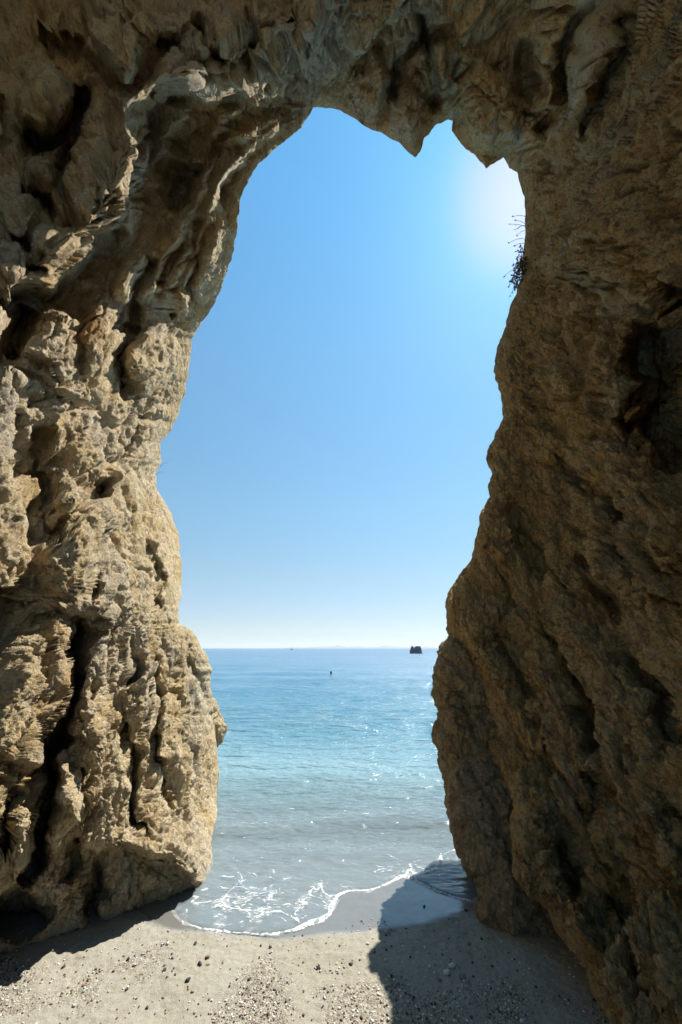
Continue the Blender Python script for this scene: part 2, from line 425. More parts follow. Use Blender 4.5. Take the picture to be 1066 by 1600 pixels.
# --- top
step([(545, 90), (600, 60), (640, 20), (660, -30)], 0.3, 16, 80, 1)
groove([(625, 170), (622, 130), (640, 90), (668, 60), (660, 10)], 0.35, 9)
groove([(690, 180), (682, 120), (672, 70), (690, 30)], 0.3, 10)
groove([(840, 225), (862, 190), (880, 130), (890, 60), (930, 0)], 0.45, 12)
groove([(900, 215), (940, 160), (965, 90), (975, 30)], 0.35, 9)
groove([(820, 60), (830, 120), (820, 170)], 0.3, 16)
bulge(640, 190, 34, 55, 0.35, 0, 0.7); bulge(760, 170, 55, 75, 0.35, -15, 0.7); bulge(575, 140, 40, 50, 0.2, 0, 0.7)
bulge(915, 110, 30, 90, 0.3, 12, 0.7); bulge(690, 110, 16, 60, .15, -10, .7)
# --- right: the nearer mass edge running down from the roof, hollows and diagonal flutes
step([(1080, -40), (1030, 60), (985, 140), (955, 200), (925, 260), (905, 300), (885, 340), (860, 380), (835, 425)], 1.05, 26, 480, 1, 0.08)
groove([(1085, 440), (1060, 510), (1040, 570), (1040, 640), (1060, 700), (1085, 740)], 0.9, 46)
groove([(990, 520), (1010, 600), (960, 660)], 0.3, 12)
bulge(870, 585, 28, 36, 0.18, -20, 0.6); bulge(985, 625, 48, 36, 0.28, 20, 0.6); bulge(1012, 485, 24, 16, 0.16, 15, 0.6)
bulge(960, 900, 60, 40, 0.14, 30, 0.7); bulge(1045, 850, 26, 40, 0.16, 0, 0.7)
for a in ([(860, 690), (900, 740), (935, 800)], [(930, 735), (960, 800), (1000, 840)], [(880, 850), (925, 900), (950, 960)], [(790, 760), (820, 850), (850, 900)],
          [(890, 1090), (915, 1140), (925, 1190)], [(905, 1195), (940, 1250), (950, 1300)], [(860, 1290), (880, 1350), (905, 1400)], [(935, 1370), (965, 1430), (990, 1480), (1005, 1560)],
          [(1020, 1250), (1045, 1310), (1060, 1350)], [(770, 960), (785, 1020), (840, 1110)], [(835, 960), (880, 1040), (935, 1110)], [(960, 1000), (1010, 1080), (1050, 1180)]):
    groove(a, 0.24, 15, 0.3)
for a in ([(735, 900), (760, 1000), (800, 1090), (850, 1190)], [(820, 1240), (840, 1330), (890, 1430), (940, 1540)], [(960, 1180), (1000, 1290), (1060, 1420)]):
    groove(a, -0.15, 26, 0.3)


def bil(G, x, y):
    u = np.clip((x - GX0) / GS, 0, GNX - 1.001); v = np.clip((y - GY0) / GS, 0, GNY - 1.001)
    i = u.astype(int); j = v.astype(int); a = u - i; b = v - j
    return G[i, j] * (1 - a) * (1 - b) + G[i + 1, j] * a * (1 - b) + G[i, j + 1] * (1 - a) * b + G[i + 1, j + 1] * a * b


def resample(pts, n):
    pts = np.array(pts, float); L = np.concatenate([[0], np.cumsum(np.hypot(*np.diff(pts, axis=0).T))])
    s = np.linspace(0, L[-1], n)
    return np.stack([np.interp(s, L, pts[:, 0]), np.interp(s, L, pts[:, 1])], 1), L, s


DETAIL = 1.0
NU = int(2300 * DETAIL)
rim, RL, rs = resample(RIM, NU)
rp = np.array(RIM, float)
idx = [int(np.argmin(np.hypot(rp[:, 0] - a[0], rp[:, 1] - a[1]))) for a, b in ANCH]
outr = np.stack([np.interp(rs, RL[idx], [b[0] for a, b in ANCH]), np.interp(rs, RL[idx], [b[1] for a, b in ANCH])], 1)
ker = np.hanning(81); ker /= ker.sum()
for k in (0, 1): outr[:, k] = np.convolve(np.pad(outr[:, k], 40, 'edge'), ker, 'valid')
# slight tooth on the rim, away from the sand contact
tooth = fbm(np.stack([rs / 16, rs * 0, rs * 0], 1), 3) * 2.2
span = np.hypot(*(outr - rim).T); dirn = (outr - rim) / span[:, None]
rim = rim + dirn * (tooth * sstep(0, 500, rs) * sstep(0, 400, rs[-1] - rs))[:, None]
NIN = int(500 * DETAIL)
s_in = np.concatenate([np.linspace(0, 1, NIN) ** 1.25 * 700, 700 + (np.linspace(0, 1, 46)[1:] ** 1.3) * 1])   # px, the last stretch is scaled to the outer frame
tail = np.linspace(0, 1, 46)[1:]
SV = np.zeros((NU, NIN + 45))
SV[:, :NIN] = np.minimum(s_in[:NIN][None, :], (span * np.linspace(0, 0.9, NIN)[None, :].T).T if False else s_in[:NIN][None, :])
lim = np.minimum(700.0, span * 0.85)
SV[:, :NIN] = (np.linspace(0, 1, NIN) ** 1.25)[None, :] * lim[:, None]
SV[:, NIN:] = lim[:, None] + tail[None, :] * (span - lim)[:, None]
PX = rim[:, 0, None] + dirn[:, 0, None] * SV; PY = rim[:, 1, None] + dirn[:, 1, None] * SV
# base depth on a coarse lattice, then refined
ci = np.unique(np.concatenate([np.arange(0, NU, 6), [NU - 1]])); cj = np.unique(np.concatenate([np.arange(0, SV.shape[1], 5), [SV.shape[1] - 1]]))
Dc = tps(CTRL, PX[np.ix_(ci, cj)], PY[np.ix_(ci, cj)])
Dt = np.stack([np.interp(np.arange(NU), ci, Dc[:, k]) for k in range(len(cj))], 1)
D = np.stack([np.interp(np.arange(SV.shape[1]), cj, Dt[i]) for i in range(NU)], 0)
inside = sstep(0, 1, 1 - np.clip((SV - lim[:, None]) / 150.0, 0, 1))
RD0 = np.minimum(poly_dist(RIM, gx, gy)[0], 400.0)
RD = np.minimum(bil(RD0, PX, PY), SV)
edge_fade = 0.15 + 0.85 * sstep(0, 40, RD)
D = D + bil(OFF, PX, PY) * inside * edge_fade
# the rim rounds away from the viewer
D = D + 0.09 * np.exp(-RD / 9.0) + 0.10 * np.exp(-RD / 34.0)
P = w3(PX, PY, D)
# outer face of the cliff behind the rim
bk = [(3, 0.05), (9, 0.12), (22, 0.22), (50, 0.36), (100, 0.52), (190, 0.75), (320, 1.0)][::-1]
D0 = D[:, :1]
back = [w3(rim[:, 0] + dirn[:, 0] * a, rim[:, 1] + dirn[:, 1] * a, D0[:, 0] + b) for a, b in bk]
P = np.concatenate([np.stack(back, 1), P], 1).astype(f4)
NB = len(bk)
SVf = np.concatenate([np.zeros((NU, NB)), RD], 1)
PXf = np.concatenate([np.repeat(PX[:, :1], NB, 1), PX], 1); PYf = np.concatenate([np.repeat(PY[:, :1], NB, 1), PY], 1)
# the rest of the cave behind the viewer
last = P[:, -1].copy(); extra = []
for yy, sc in ((-0.8, 1.03), (-1.8, 1.0)):
    q = last.copy(); q[:, 1] = np.minimum(q[:, 1] - 0.3, 0) + yy; q[:, 0] *= sc; q[:, 2] = np.where(q[:, 2] > 0, q[:, 2] * 0.9, q[:, 2])
    extra.append(q)
P = np.concatenate([P, np.stack(extra, 1)], 1)
NE = len(extra)
SVf = np.concatenate([SVf, np.full((NU, NE), 2000.0)], 1)
PXf = np.concatenate([PXf, np.repeat(PX[:, -1:], NE, 1)], 1); PYf = np.concatenate([PYf, np.repeat(PY[:, -1:], NE, 1)], 1)
NV = P.shape[1]

# region weights
topw = sstep(330, 170, PYf + 0.0 * PXf) * sstep(250, 420, PXf)
rightw = sstep(560, 640, PXf) * sstep(200, 330, PYf - (PXf - 820) * 0.0) + sstep(930, 1010, PXf + (PYf - 150) * 0.35) * sstep(560, 640, PXf)
rightw = np.clip(rightw, 0, 1)
topw = np.clip(topw - rightw, 0, 1)
overw = np.zeros(gx.shape); d_, s_, p_ = poly_dist(LIP, gx, gy); overw = sstep(-10, 20, d_ * s_)
overw = bil(overw, PXf, PYf) * (PYf < 520) * (PXf < 560)
leftw = np.clip(1 - rightw - topw, 0, 1)
smooth_over = np.clip(overw, 0, 1)


def blur(a, k):
    for ax in (0, 1):
        pad = [(0, 0)] * a.ndim; pad[ax] = (k + 1, k)
        c = np.cumsum(np.pad(a.astype(np.float64), pad, 'edge'), axis=ax)
        n = a.shape[ax]; lo = np.take(c, np.arange(n), ax); hi = np.take(c, np.arange(n) + 2 * k + 1, ax)
        a = (hi - lo) / (2 * k + 1)
    return a


def displace(P, fn, fac, k, lim):
    sp = np.maximum(np.linalg.norm(np.gradient(P, axis=0), axis=2), np.linalg.norm(np.gradient(P, axis=1), axis=2))
    fac = fac * blur(sstep(2.2, 0.7, blur(sp, 3) / lim), 4)          # relief finer than the mesh is left out
    n = blur(blur(grid_normals(P), k), k); n = (n / (np.linalg.norm(n, axis=2, keepdims=True) + 1e-9)).astype(f4)
    c = np.array([0, 0.5, 1.8], f4)
    sg = np.sign(np.median((n[:, NB + 20:-NE - 40] * (c - P[:, NB + 20:-NE - 40])).sum(2)))
    n = n * sg
    h = fn(P.reshape(-1, 3)).reshape(P.shape[:2])
    return P + n * (h * fac)[..., None], sg


LW, RW, TW, OW = [a.ravel().astype(f4) for a in (leftw, rightw, topw, smooth_over)]
ca, sa = math.cos(math.radians(33)), math.sin(math.radians(33))


def strata(p):
    """coordinates squeezed along the grain of the rock: upright ribs on the left, a diagonal grain on the right"""
    y, z = p[:, 1], p[:, 2]
    l = np.stack([p[:, 0], 0.92 * y - 0.39 * z, 0.42 * (0.39 * y + 0.92 * z)], 1)
    r = np.stack([p[:, 0], (ca * y - sa * z), 0.42 * (sa * y + ca * z)], 1)
    w = RW[:, None]
    return (l * (1 - w) + r * w).astype(f4)


def crease(q, fr, w):
    """long thin valleys along the grain"""
    return -np.exp(-(perlin(q * fr) / w) ** 2)


def warp(q, fr, am):
    return q + am * np.stack([perlin(q * fr + 5), perlin(q * fr + 9), perlin(q * fr + 13)], 1)


def big(p):
    q = warp(strata(p), 1.4, 0.13)
    b = np.abs(perlin(q * np.array([1.5, 1.5, 1.0], f4))) * 0.19 + np.abs(perlin(q * np.array([3.4, 3.4, 2.0], f4) + 6)) * 0.07 - 0.07 + fbm(q * 3.1, 3) * 0.022
    cr = crease(q * np.array([1, 1, 0.6], f4) + 3, 2.3, 0.07) * 0.075 + crease(q * np.array([1, 1, 0.8], f4) + 9, 4.6, 0.08) * 0.040
    return b * (0.78 + 0.05 * RW) * (1 - 0.1 * OW) + cr * (1 + 0.2 * RW + 0.3 * OW + 0.2 * TW) + facets(q * 2.7, 0.08) * (0.060 + 0.04 * RW + 0.07 * OW + 0.075 * TW)


def mid(p):
    q = warp(strata(p), 5.0, 0.035)
    rg = np.abs(fbm(q * 6.5, 3)) * 0.030
    cr = crease(q * np.array([1, 1, 0.7], f4) + 5, 9.0, 0.09) * 0.018
    return facets(q * 7.5, 0.10) * (0.022 + 0.034 * RW + 0.022 * TW + 0.010 * OW) + rg * (0.85 + 0.5 * RW) + cr + fbm(q * 14, 3) * 0.008 - 0.008


def small(p):
    q = warp(p, 15, 0.014)
    f1, f2, c1 = worley(q * np.array([21, 21, 15], f4))
    lump = np.sqrt(np.clip(1 - (f1 / 0.60) ** 2, 0, 1)) * np.clip(c1 * 1.6 - 0.5, 0, 1) * 0.022
    g1, g2, c2 = worley(q * 46.0)
    lump2 = np.sqrt(np.clip(1 - (g1 / 0.6) ** 2, 0, 1)) * np.clip(c2 * 1.5 - 0.3, 0, 1) * 0.010
    st = warp(strata(p), 12, 0.02)
    fc = facets(st * 21.0, 0.12) * 0.015
    gr = (np.abs(fbm(st * 24, 3)) + 0.5 * fbm(q * 60, 2)) * 0.014
    patch = sstep(-0.25, 0.35, fbm(p * 2.3 + 40, 2))
    k = (0.15 + 0.85 * patch) * (1 - 0.6 * OW) * (1 - 0.2 * TW) * (1.15 + 1.0 * RW)
    return (lump + lump2) * k + (fc + gr) * (1.05 + 0.6 * RW) - 0.008


rimfade = sstep(0, 55, SVf); rim2 = 0.15 + 0.85 * sstep(0, 30, SVf); rim3 = 0.40 + 0.60 * sstep(0, 20, SVf)
back_ok = np.ones(P.shape[:2]); back_ok[:, :NB] = 0.3
far_scale = np.clip(D[:, :].mean() * 0 + 1, 1, 1)
P, SG = displace(P, big, rimfade * back_ok, 28, 0.090)
P, SG = displace(P, mid, rim2 * back_ok, 12, 0.036)
P, SG = displace(P, small, rim3 * back_ok, 4, 0.017)
P = P.astype(f4)

greyw = np.exp(-(((PXf - 430) / 150) ** 2 + ((PYf - 70) / 90) ** 2)) * 0.5 + np.exp(-(((PXf - 30) / 60) ** 2 + ((PYf - 330) / 120) ** 2)) * 0.6
rustw = np.exp(-(((PXf - 135) / 26) ** 2 + ((PYf - 510) / 45) ** 2)) + 0.5 * np.exp(-(((PXf - 95) / 30) ** 2 + ((PYf - 1020) / 120) ** 2)) + 0.35 * np.exp(-(((PXf - 590) / 60) ** 2 + ((PYf - 180) / 40) ** 2))
greyw = greyw.ravel(); rustw = rustw.ravel()

# split into parts along natural breaks in the rock
Q = grid_quads(NU, NV)
if SG < 0: Q = Q[:, ::-1]
fcx = PXf.ravel()[Q].mean(1); fcy = PYf.ravel()[Q].mean(1); fw_r = RW[Q].mean(1); fw_o = OW[Q].mean(1)
ui = Q[:, 0] // NV
u_top = int(np.argmin(np.abs(rs - RL[RIM.index((401, 260))]))); u_rt = int(np.argmin(np.abs(rs - RL[RIM.index((812, 287))])))
part = np.zeros(len(Q), int)                                   # 0 sunlit wall
part[fcy < 480] = np.where(fw_o[fcy < 480] > 0.5, 1, 0)        # 1 overhang
cl = [(-400, 1420), (30, 1400), (60, 1340), (72, 1290), (82, 1235), (80, 1195), (92, 1140), (107, 1088), (115, 1031), (120, 960), (135, 930), (165, 860), (190, 800), (200, 700), (250, 690)]
d_, s_, p_ = poly_dist(cl, gx, gy); bw = bil((d_ * s_ < 0).astype(float), PXf, PYf).ravel()[Q].mean(1)
part[(part == 0) & (bw > 0.5) & (fcy > 690) & (fcx < 400)] = 2 # 2 buttress
part[(ui >= u_top) & (part == 0)] = 3                          # 3 ceiling
part[(fw_r > 0.5)] = 4                                         # 4 shaded wall
part[(ui > u_rt)] = 4

cave = tag(empty('sea_cave', (0, 0, 0)), 'tall craggy rock archway framing the sea, sunlit on one flank and dark on the other', 'sea cave')
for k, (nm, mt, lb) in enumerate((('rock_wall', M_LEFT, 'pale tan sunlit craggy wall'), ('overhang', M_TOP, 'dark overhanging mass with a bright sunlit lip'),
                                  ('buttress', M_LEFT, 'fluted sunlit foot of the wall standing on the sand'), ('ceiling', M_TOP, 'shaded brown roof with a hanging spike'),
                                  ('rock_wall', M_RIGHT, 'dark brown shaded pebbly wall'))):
    q = Q[part == k]; used = np.unique(q); remap = np.zeros(NU * NV, np.int32); remap[used] = np.arange(len(used))
    o = mesh_np(nm, P.reshape(-1, 3)[used], remap[q], mt, cave, True, {'grey': greyw[used] if k in (0, 1, 3) else greyw[used] * 0, 'rust': rustw[used]})
    o['label'] = lb


# ------------------------------------------------------------------ free-standing rocks
def pillow(name, outline, dep, thick, mat, nu=420, nv=120, big_a=0.035, mid_a=0.022, small_a=0.012, seed=0.0, parent=None):
    """closed lump of rock with the given outline, a front and a back"""
    o, _, _ = resample(list(outline) + [outline[0]], nu + 1); o = o[:-1]
    c = np.array(outline, float).mean(0)
    r = np.concatenate([np.sin(np.linspace(0.0, 1, nv) * math.pi / 2)])
    rr = np.concatenate([r, r[:-1][::-1]]); sgn = np.concatenate([-np.ones(nv), np.ones(nv - 1)])
    px = c[0] + (o[:, 0] - c[0])[:, None] * rr; py = c[1] + (o[:, 1] - c[1])[:, None] * rr
    d = dep(px, py) + thick * sgn * np.sqrt(np.clip(1 - rr ** 2, 0, 1))
    p = w3(px, py, d).astype(f4)
    p = np.concatenate([p, p[:1]], 0)
    n = grid_normals(p); sg = np.sign(np.median((n[:, 20:nv - 20] * (np.array([0, 0, H]) - p[:, 20:nv - 20])).sum(2)))
    pp = p.reshape(-1, 3) + seed; f1, f2, c1 = worley(pp * 5.0); g1, g2, c2 = worley(pp * 14.0); e1, e2, c3 = worley(pp * 36.0)
    h = (np.minimum(f2 - f1, .35) / .35 + c1) * big_a + np.sqrt(np.clip(1 - (g1 / .65) ** 2, 0, 1)) * (0.3 + c2) * mid_a + np.sqrt(np.clip(1 - (e1 / .62) ** 2, 0, 1)) * (0.3 + c3) * small_a + fbm(pp * 9, 3) * mid_a * 0.8
    h = h.reshape(p.shape[:2]) * (0.3 + 0.7 * sstep(0.0, 0.12, 1 - np.concatenate([rr, rr])[:p.shape[1]])[None, :])
    p = p + n * sg * h[..., None]
    p = p[:-1]
    q = grid_quads(nu, p.shape[1], sg < 0, True)
    return mesh_np(name, p.reshape(-1, 3), q, mat, parent, True, {'grey': np.zeros(p.shape[0] * p.shape[1]), 'rust': np.zeros(p.shape[0] * p.shape[1])})


bo = tag(empty('rock_outcrop', (1.0, 3.2, -0.1)), 'two-lobed knobbly brown outcrop at the water edge behind the shaded wall', 'rock')
def dep_a(px, py): return np.interp(py, [980, 1040, 1190, 1300], [3.42, 3.36, 3.06, 2.95])
def dep_b(px, py): return np.interp(py, [1150, 1250, 1330, 1420, 1500, 1560], [2.88, 2.78, 2.58, 2.38, 2.18, 2.10]) + (px - 760) * 0.0009
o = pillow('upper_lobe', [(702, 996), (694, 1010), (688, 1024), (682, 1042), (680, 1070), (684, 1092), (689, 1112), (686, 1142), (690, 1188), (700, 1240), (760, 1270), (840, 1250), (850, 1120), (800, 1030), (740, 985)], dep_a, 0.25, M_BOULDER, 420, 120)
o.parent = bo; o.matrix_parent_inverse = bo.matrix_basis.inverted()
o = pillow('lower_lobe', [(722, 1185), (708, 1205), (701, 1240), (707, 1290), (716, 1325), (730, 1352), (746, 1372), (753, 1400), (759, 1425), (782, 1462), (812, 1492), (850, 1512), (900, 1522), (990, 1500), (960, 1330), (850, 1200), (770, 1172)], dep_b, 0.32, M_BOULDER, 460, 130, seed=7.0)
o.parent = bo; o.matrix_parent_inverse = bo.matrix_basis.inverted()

tr = pillow('shore_rock', [(330, 1090), (340, 1110), (345, 1125), (350, 1142), (346, 1156), (340, 1166), (320, 1172), (295, 1165), (290, 1110)], lambda x, y: np.full(x.shape, 4.6), 0.3, M_LEFT, 160, 60, 0.03, 0.02, 0.008, 3.0)
tag(tr, 'small tan rock tip poking out past the sunlit buttress at the water', 'rock')

# sea stack far out
def stack():
    nu, nv = 96, 40
    a = np.linspace(0, 2 * math.pi, nu, endpoint=False); v = np.linspace(0, 1, nv)
    A, V = np.meshgrid(a, v, indexing='ij')
    taperr = np.interp(V, [0, .15, .6, .9, 1], [1.06, .96, .78, .66, 0.0])
    x = np.cos(A) * taperr * 2.65 + 0.25 * V; y = np.sin(A) * taperr * 2.0
    sq = 1 / np.maximum(np.abs(np.cos(A)), np.abs(np.sin(A))); sq = 1 + (np.minimum(sq, 1.3) - 1) * 0.8
    x *= sq; y *= sq
    z = -0.6 + np.minimum(V / 0.9, 1) * 3.7
    z = z - 1.1 * np.exp(-((x + 0.6) / 0.45) ** 2) * sstep(0.6, 0.95, V) + 0.12 * np.exp(-((x + 1.6) / 0.4) ** 2) * sstep(.6, .95, V)
    p = np.stack([x, y, z], -1).astype(f4); f = p.reshape(-1, 3)
    f1, f2, c = worley(f * 0.9); g1, g2, c2 = worley(f * 2.4)
    h = ((np.minimum(f2 - f1, .4) + c * .6) * 0.35 + (c2 - .5) * .25).reshape(nu, nv)
    n = np.stack([np.cos(A), np.sin(A), 0 * A], -1)
    p = p + n * h[..., None] * (1 - V[..., None] ** 6)
    return mesh_np('sea_stack', p.reshape(-1, 3), grid_quads(nu, nv, False, True), M_STACK, None, False, {'grey': np.zeros(nu * nv), 'rust': np.zeros(nu * nv)})


SEA_Z = -0.085
def on_sea(px, py):
    c = w3(px, py, 1.0) - np.array([0, 0, H]); k = (SEA_Z - H) / c[2]
    return np.array([c[0] * k, c[1] * k, SEA_Z])
st = stack(); pS = on_sea(650, 1021.2); scl = (19.0 / 578) * (pS[1] / 1.03) / 5.6
st.location = pS; st.scale = (scl,) * 3
tag(st, 'lone dark sea rock standing in open water near the horizon', 'sea stack')

# ------------------------------------------------------------------ sand
EDGE = [(268, 1412), (275, 1430), (292, 1446), (312, 1452), (330, 1456), (380, 1460), (430, 1462), (462, 1455), (485, 1447), (505, 1441), (517, 1430), (523, 1415), (531, 1400), (545, 1393), (575, 1394), (600, 1385), (625, 1373), (636, 1372), (652, 1379), (668, 1386), (682, 1394), (700, 1400), (730, 1409), (760, 1416), (800, 1425)]
edge_w = np.array([on_ground(x, y) for x, y in EDGE])[:, :2]
edge_w = np.concatenate([[[-6, 4.2], [-1.7, 3.75], [-1.32, 3.35]], edge_w, [[6, edge_w[-1, 1] + .3]]])
WET = [(250, 1452), (300, 1458), (430, 1470), (520, 1462), (580, 1456), (640, 1448), (690, 1436), (720, 1430), (760, 1424), (800, 1420)]
wet_w = np.array([on_ground(x, y) for x, y in WET])[:, :2]
wet_w = np.concatenate([[[-6, wet_w[0, 1] + .6], [-1.5, wet_w[0, 1] + .3]], wet_w, [[6, wet_w[-1, 1] + .1]]])


def beyond(curve, x, y):
    """signed distance past a shore curve (positive on the seaward side)"""
    d, s, p = poly_dist(curve, x, y)
    return d * -s


def make_sand():
    xs = np.concatenate([np.concatenate([np.linspace(-70, -9, 10)[:-1], np.linspace(-9, -2.2, 24)])[:-1], np.linspace(-2.2, 2.0, 560), np.linspace(2.0, 9, 24)[1:], np.linspace(9, 70, 10)[1:]])
    ys = np.concatenate([np.concatenate([np.linspace(-80, -9.5, 12)[:-1], np.linspace(-9.5, 1.4, 40)])[:-1], np.linspace(1.4, 4.6, 520), np.linspace(4.6, 60, 60)[1:]])
    X, Y = np.meshgrid(xs, ys, indexing='ij')
    Z = ground_z(X, Y)
    f = np.stack([X.ravel(), Y.ravel(), 0 * X.ravel()], 1).astype(f4)
    wet = sstep(-0.03, 0.05, beyond(wet_w, X, Y) + (fbm(f * 5, 2) * .02).reshape(X.shape))
    dry = 1 - wet
    und = (fbm(f * 1.6, 3) * 0.016 + fbm(f * 7, 3) * 0.005).reshape(X.shape)
    pits = (fbm(f * 30, 3) * 0.0035 + fbm(f * 75 + 8, 2) * 0.0020).reshape(X.shape)
    Z = Z + und * (0.25 + 0.75 * dry) * sstep(5.5, 3.5, Y) + pits * (0.08 + dry) * sstep(5, 3.6, Y)
    shing = sstep(0.15, 0.55, (fbm(f * 2.1 + 3, 3)).reshape(X.shape) + sstep(2.75, 2.25, Y) * 0.75 - 0.25) * dry
    o = mesh_np('beach_sand', np.stack([X, Y, Z], -1).reshape(-1, 3), grid_quads(len(xs), len(ys)), M_SAND, None, True, {'wet': wet.ravel(), 'shingle': shing.ravel()})
    return tag(o, kind='structure')


t = NT('beach_sand'); c = t.coord()
g1 = t.noise(c, 240, 3, 0.7); g2 = t.noise(c, 18, 5, 0.6); g3 = t.noise(c, 2.2, 3, 0.5)
v = t.n('ShaderNodeTexVoronoi', Vector=c, Scale=115.0)
grain = t.ramp(v.outputs['Color'], [(0, (0.06, 0.05, 0.045)), (0.22, (0.17, 0.145, 0.11)), (0.6, (0.285, 0.262, 0.21)), (0.85, (0.37, 0.345, 0.295)), (1, (0.56, 0.53, 0.47))])
dry = t.mix(t.rng(g2, 0.35, 0.7), (0.28, 0.262, 0.212), (0.245, 0.226, 0.175))
dry = t.mix(t.rng(g3, 0.4, 0.65), dry, (0.295, 0.277, 0.232))
dry = t.mix(t.math('ADD', t.math('MULTIPLY', t.attr('shingle'), 0.65), 0.14), dry, grain)
dry = t.mix(0.5, dry, t.ramp(g1, [(0.25, (0.55, 0.55, 0.55)), (0.75, (1.35, 1.35, 1.35))]), 'MULTIPLY')
wetc = t.mix(t.rng(g2, 0.3, 0.7), (0.150, 0.147, 0.138), (0.132, 0.128, 0.118))
wa = t.attr('wet')
col = t.mix(wa, dry, wetc)
nb = t.bump(t.math('SUBTRACT', 1.0, v.outputs['Distance']), 0.006, t.math('ADD', t.math('MULTIPLY', t.attr('shingle'), 0.6), t.math('MULTIPLY', t.math('SUBTRACT', 1.0, wa), 0.25)))
nb = t.bump(g1, 0.004, t.math('SUBTRACT', 0.75, t.math('MULTIPLY', wa, 0.70)), nb)
t.bsdf(col, t.rng(wa, 0, 1, 0.95, 0.2), nb, Specular_IOR_Level=t.rng(wa, 0, 1, 0.15, 1.0))
M_SAND = t.m
make_sand()

# ------------------------------------------------------------------ sea
def water_height(x, y, spacing):
    rs_ = np.random.RandomState(5); z = np.zeros(x.shape)
    amp_y = sstep(3.6, 6.0, y)
    for lam, amp, n in ((6.0, .030, 4), (2.6, .016, 6), (1.1, .0085, 8), (0.5, .0042, 10), (0.24, .0020, 10)):
        fade = sstep(2.2, 5.0, lam / spacing)
        for _ in range(n):
            th = rs_.normal(0, 0.42); l = lam * rs_.uniform(.7, 1.4); ph = rs_.uniform(0, 6.28)
            k = 2 * math.pi / l
            q = k * (math.sin(th) * x + math.cos(th) * y) + ph
            w = np.sin(q); w = 1 - 2 * np.abs(np.sin(q / 2)) ** 1.3 if lam < 3 else w
            z += amp * w * fade / math.sqrt(n) * 1.3
    return z, amp_y


def make_sea():
    inv = np.linspace(1 / 2.45, 1 / 160.0, 620); ys = np.concatenate([1 / inv, np.geomspace(160, 30000, 60)[1:]])
    uu = np.linspace(-1, 1, 460); uu = np.sign(uu) * np.abs(uu) ** 1.2
    Y = np.repeat(ys[:, None], len(uu), 1)
    Wd = 1.0 + ys * 0.62
    Wd = np.where(ys > 30, Wd * np.interp(ys, [30, 400], [1, 2.5]), Wd)
    X = uu[None, :] * Wd[:, None]
    spacing = np.gradient(ys)[:, None] + 0 * X
    wz, amp_y = water_height(X, Y, np.maximum(spacing, 0.012))
    bz = ground_z(X, Y)
    f = np.stack([X.ravel(), Y.ravel(), 0 * X.ravel()], 1).astype(f4)
    ins = beyond(edge_w, X[Y[:, 0] < 9], Y[Y[:, 0] < 9])
    into = np.full(X.shape, 9.0); into[Y[:, 0] < 9] = ins
    # a small wave about to break, bending across the bay
    yc = 4.35 + 0.10 * np.sin(X * 1.3 + .6) + 0.06 * np.sin(X * 3.1)
    hump = 0.040 * np.exp(-((Y - yc) / np.where(Y < yc, 0.15, 0.24)) ** 2)
    yc2 = 3.75 + 0.08 * np.sin(X * 2.1 + 2)
    hump += 0.014 * np.exp(-((Y - yc2) / 0.12) ** 2)
    film = bz + 0.010 * sstep(-0.004, 0.03, into) - 0.012 * sstep(0.0, -0.02, into) + 0.006 * sstep(0, .4, into)
    rip = (fbm(f * np.array([7, 13, 1], f4), 3) * 0.009).reshape(X.shape) * sstep(0.03, .5, into) * sstep(9, 5, Y)
    rip += (fbm(f * np.array([22, 34, 1], f4) + 4, 2) * 0.0018).reshape(X.shape) * sstep(0.02, .3, into) * sstep(7, 4, Y)
    Z = np.maximum(film, SEA_Z * np.ones(X.shape)) + rip + hump + wz * amp_y * 0.9 + wz * 0.12 * (1 - amp_y) * sstep(0.0, .4, into)
    depth = np.maximum(Z - bz, 0)
    thin = np.where(into < -0.03, 0, 1)
    q = grid_quads(len(ys), len(uu), True)
    keep = thin.ravel()[q].min(1) > 0
    q = q[keep]; used = np.unique(q); remap = np.zeros(X.size, np.int32); remap[used] = np.arange(len(used))
    o = mesh_np('sea', np.stack([X, Y, Z], -1).reshape(-1, 3)[used], remap[q], M_SEA, None, True, {'depth': depth.ravel()[used]})
    return tag(o, kind='structure'), (X, Y, Z, into)


t = NT('sea_water'); c = t.coord()
tc = t.n('ShaderNodeTexCoord'); sep = t.n('ShaderNodeSeparateXYZ', Vector=tc.outputs['Object']); yy = sep.outputs[1]
dep = t.attr('depth')
ly = t.math('LOGARITHM', yy, 10.0)
body = t.ramp(t.rng(ly, 0.55, 2.6), [(0.0, (0.37, 0.45, 0.50)), (0.08, (0.21, 0.305, 0.33)), (0.15, (0.125, 0.235, 0.285)), (0.25, (0.07, 0.19, 0.265)), (0.40, (0.075, 0.19, 0.28)), (0.7, (0.11, 0.19, 0.275)), (1.0, (0.12, 0.20, 0.28))])
patch = t.noise(t.coord((0.05, 0.18, 1)), 1.0, 4, 0.6)
body = t.mix(t.math('MULTIPLY', t.rng(patch, 0.45, 0.7), 0.25), body, (0.03, 0.10, 0.17))
a1 = t.noise(t.coord((1.6, 4.2, 1)), 1.0, 3, 0.55, 0.4); a2 = t.noise(t.coord((7, 15, 1)), 1.0, 3, 0.55, 0.3); a3 = t.noise(t.coord((0.35, 1.2, 1)), 1.0, 3, 0.55)
far = t.rng(yy, 10, 60)
nb = t.bump(a3, 0.22, t.math('MULTIPLY', far, 0.28))
nb = t.bump(a1, 0.20, t.rng(yy, 3.8, 8, 0.2, 1.0), nb)
nb = t.bump(a2, 0.034, t.rng(yy, 3.2, 6.5, 0.30, 0.9), nb)
pb = t.n('ShaderNodeBsdfPrincipled', Base_Color=body, Roughness=t.rng(ly, 0.8, 2.0, 0.06, 0.30), IOR=1.33, Normal=nb)
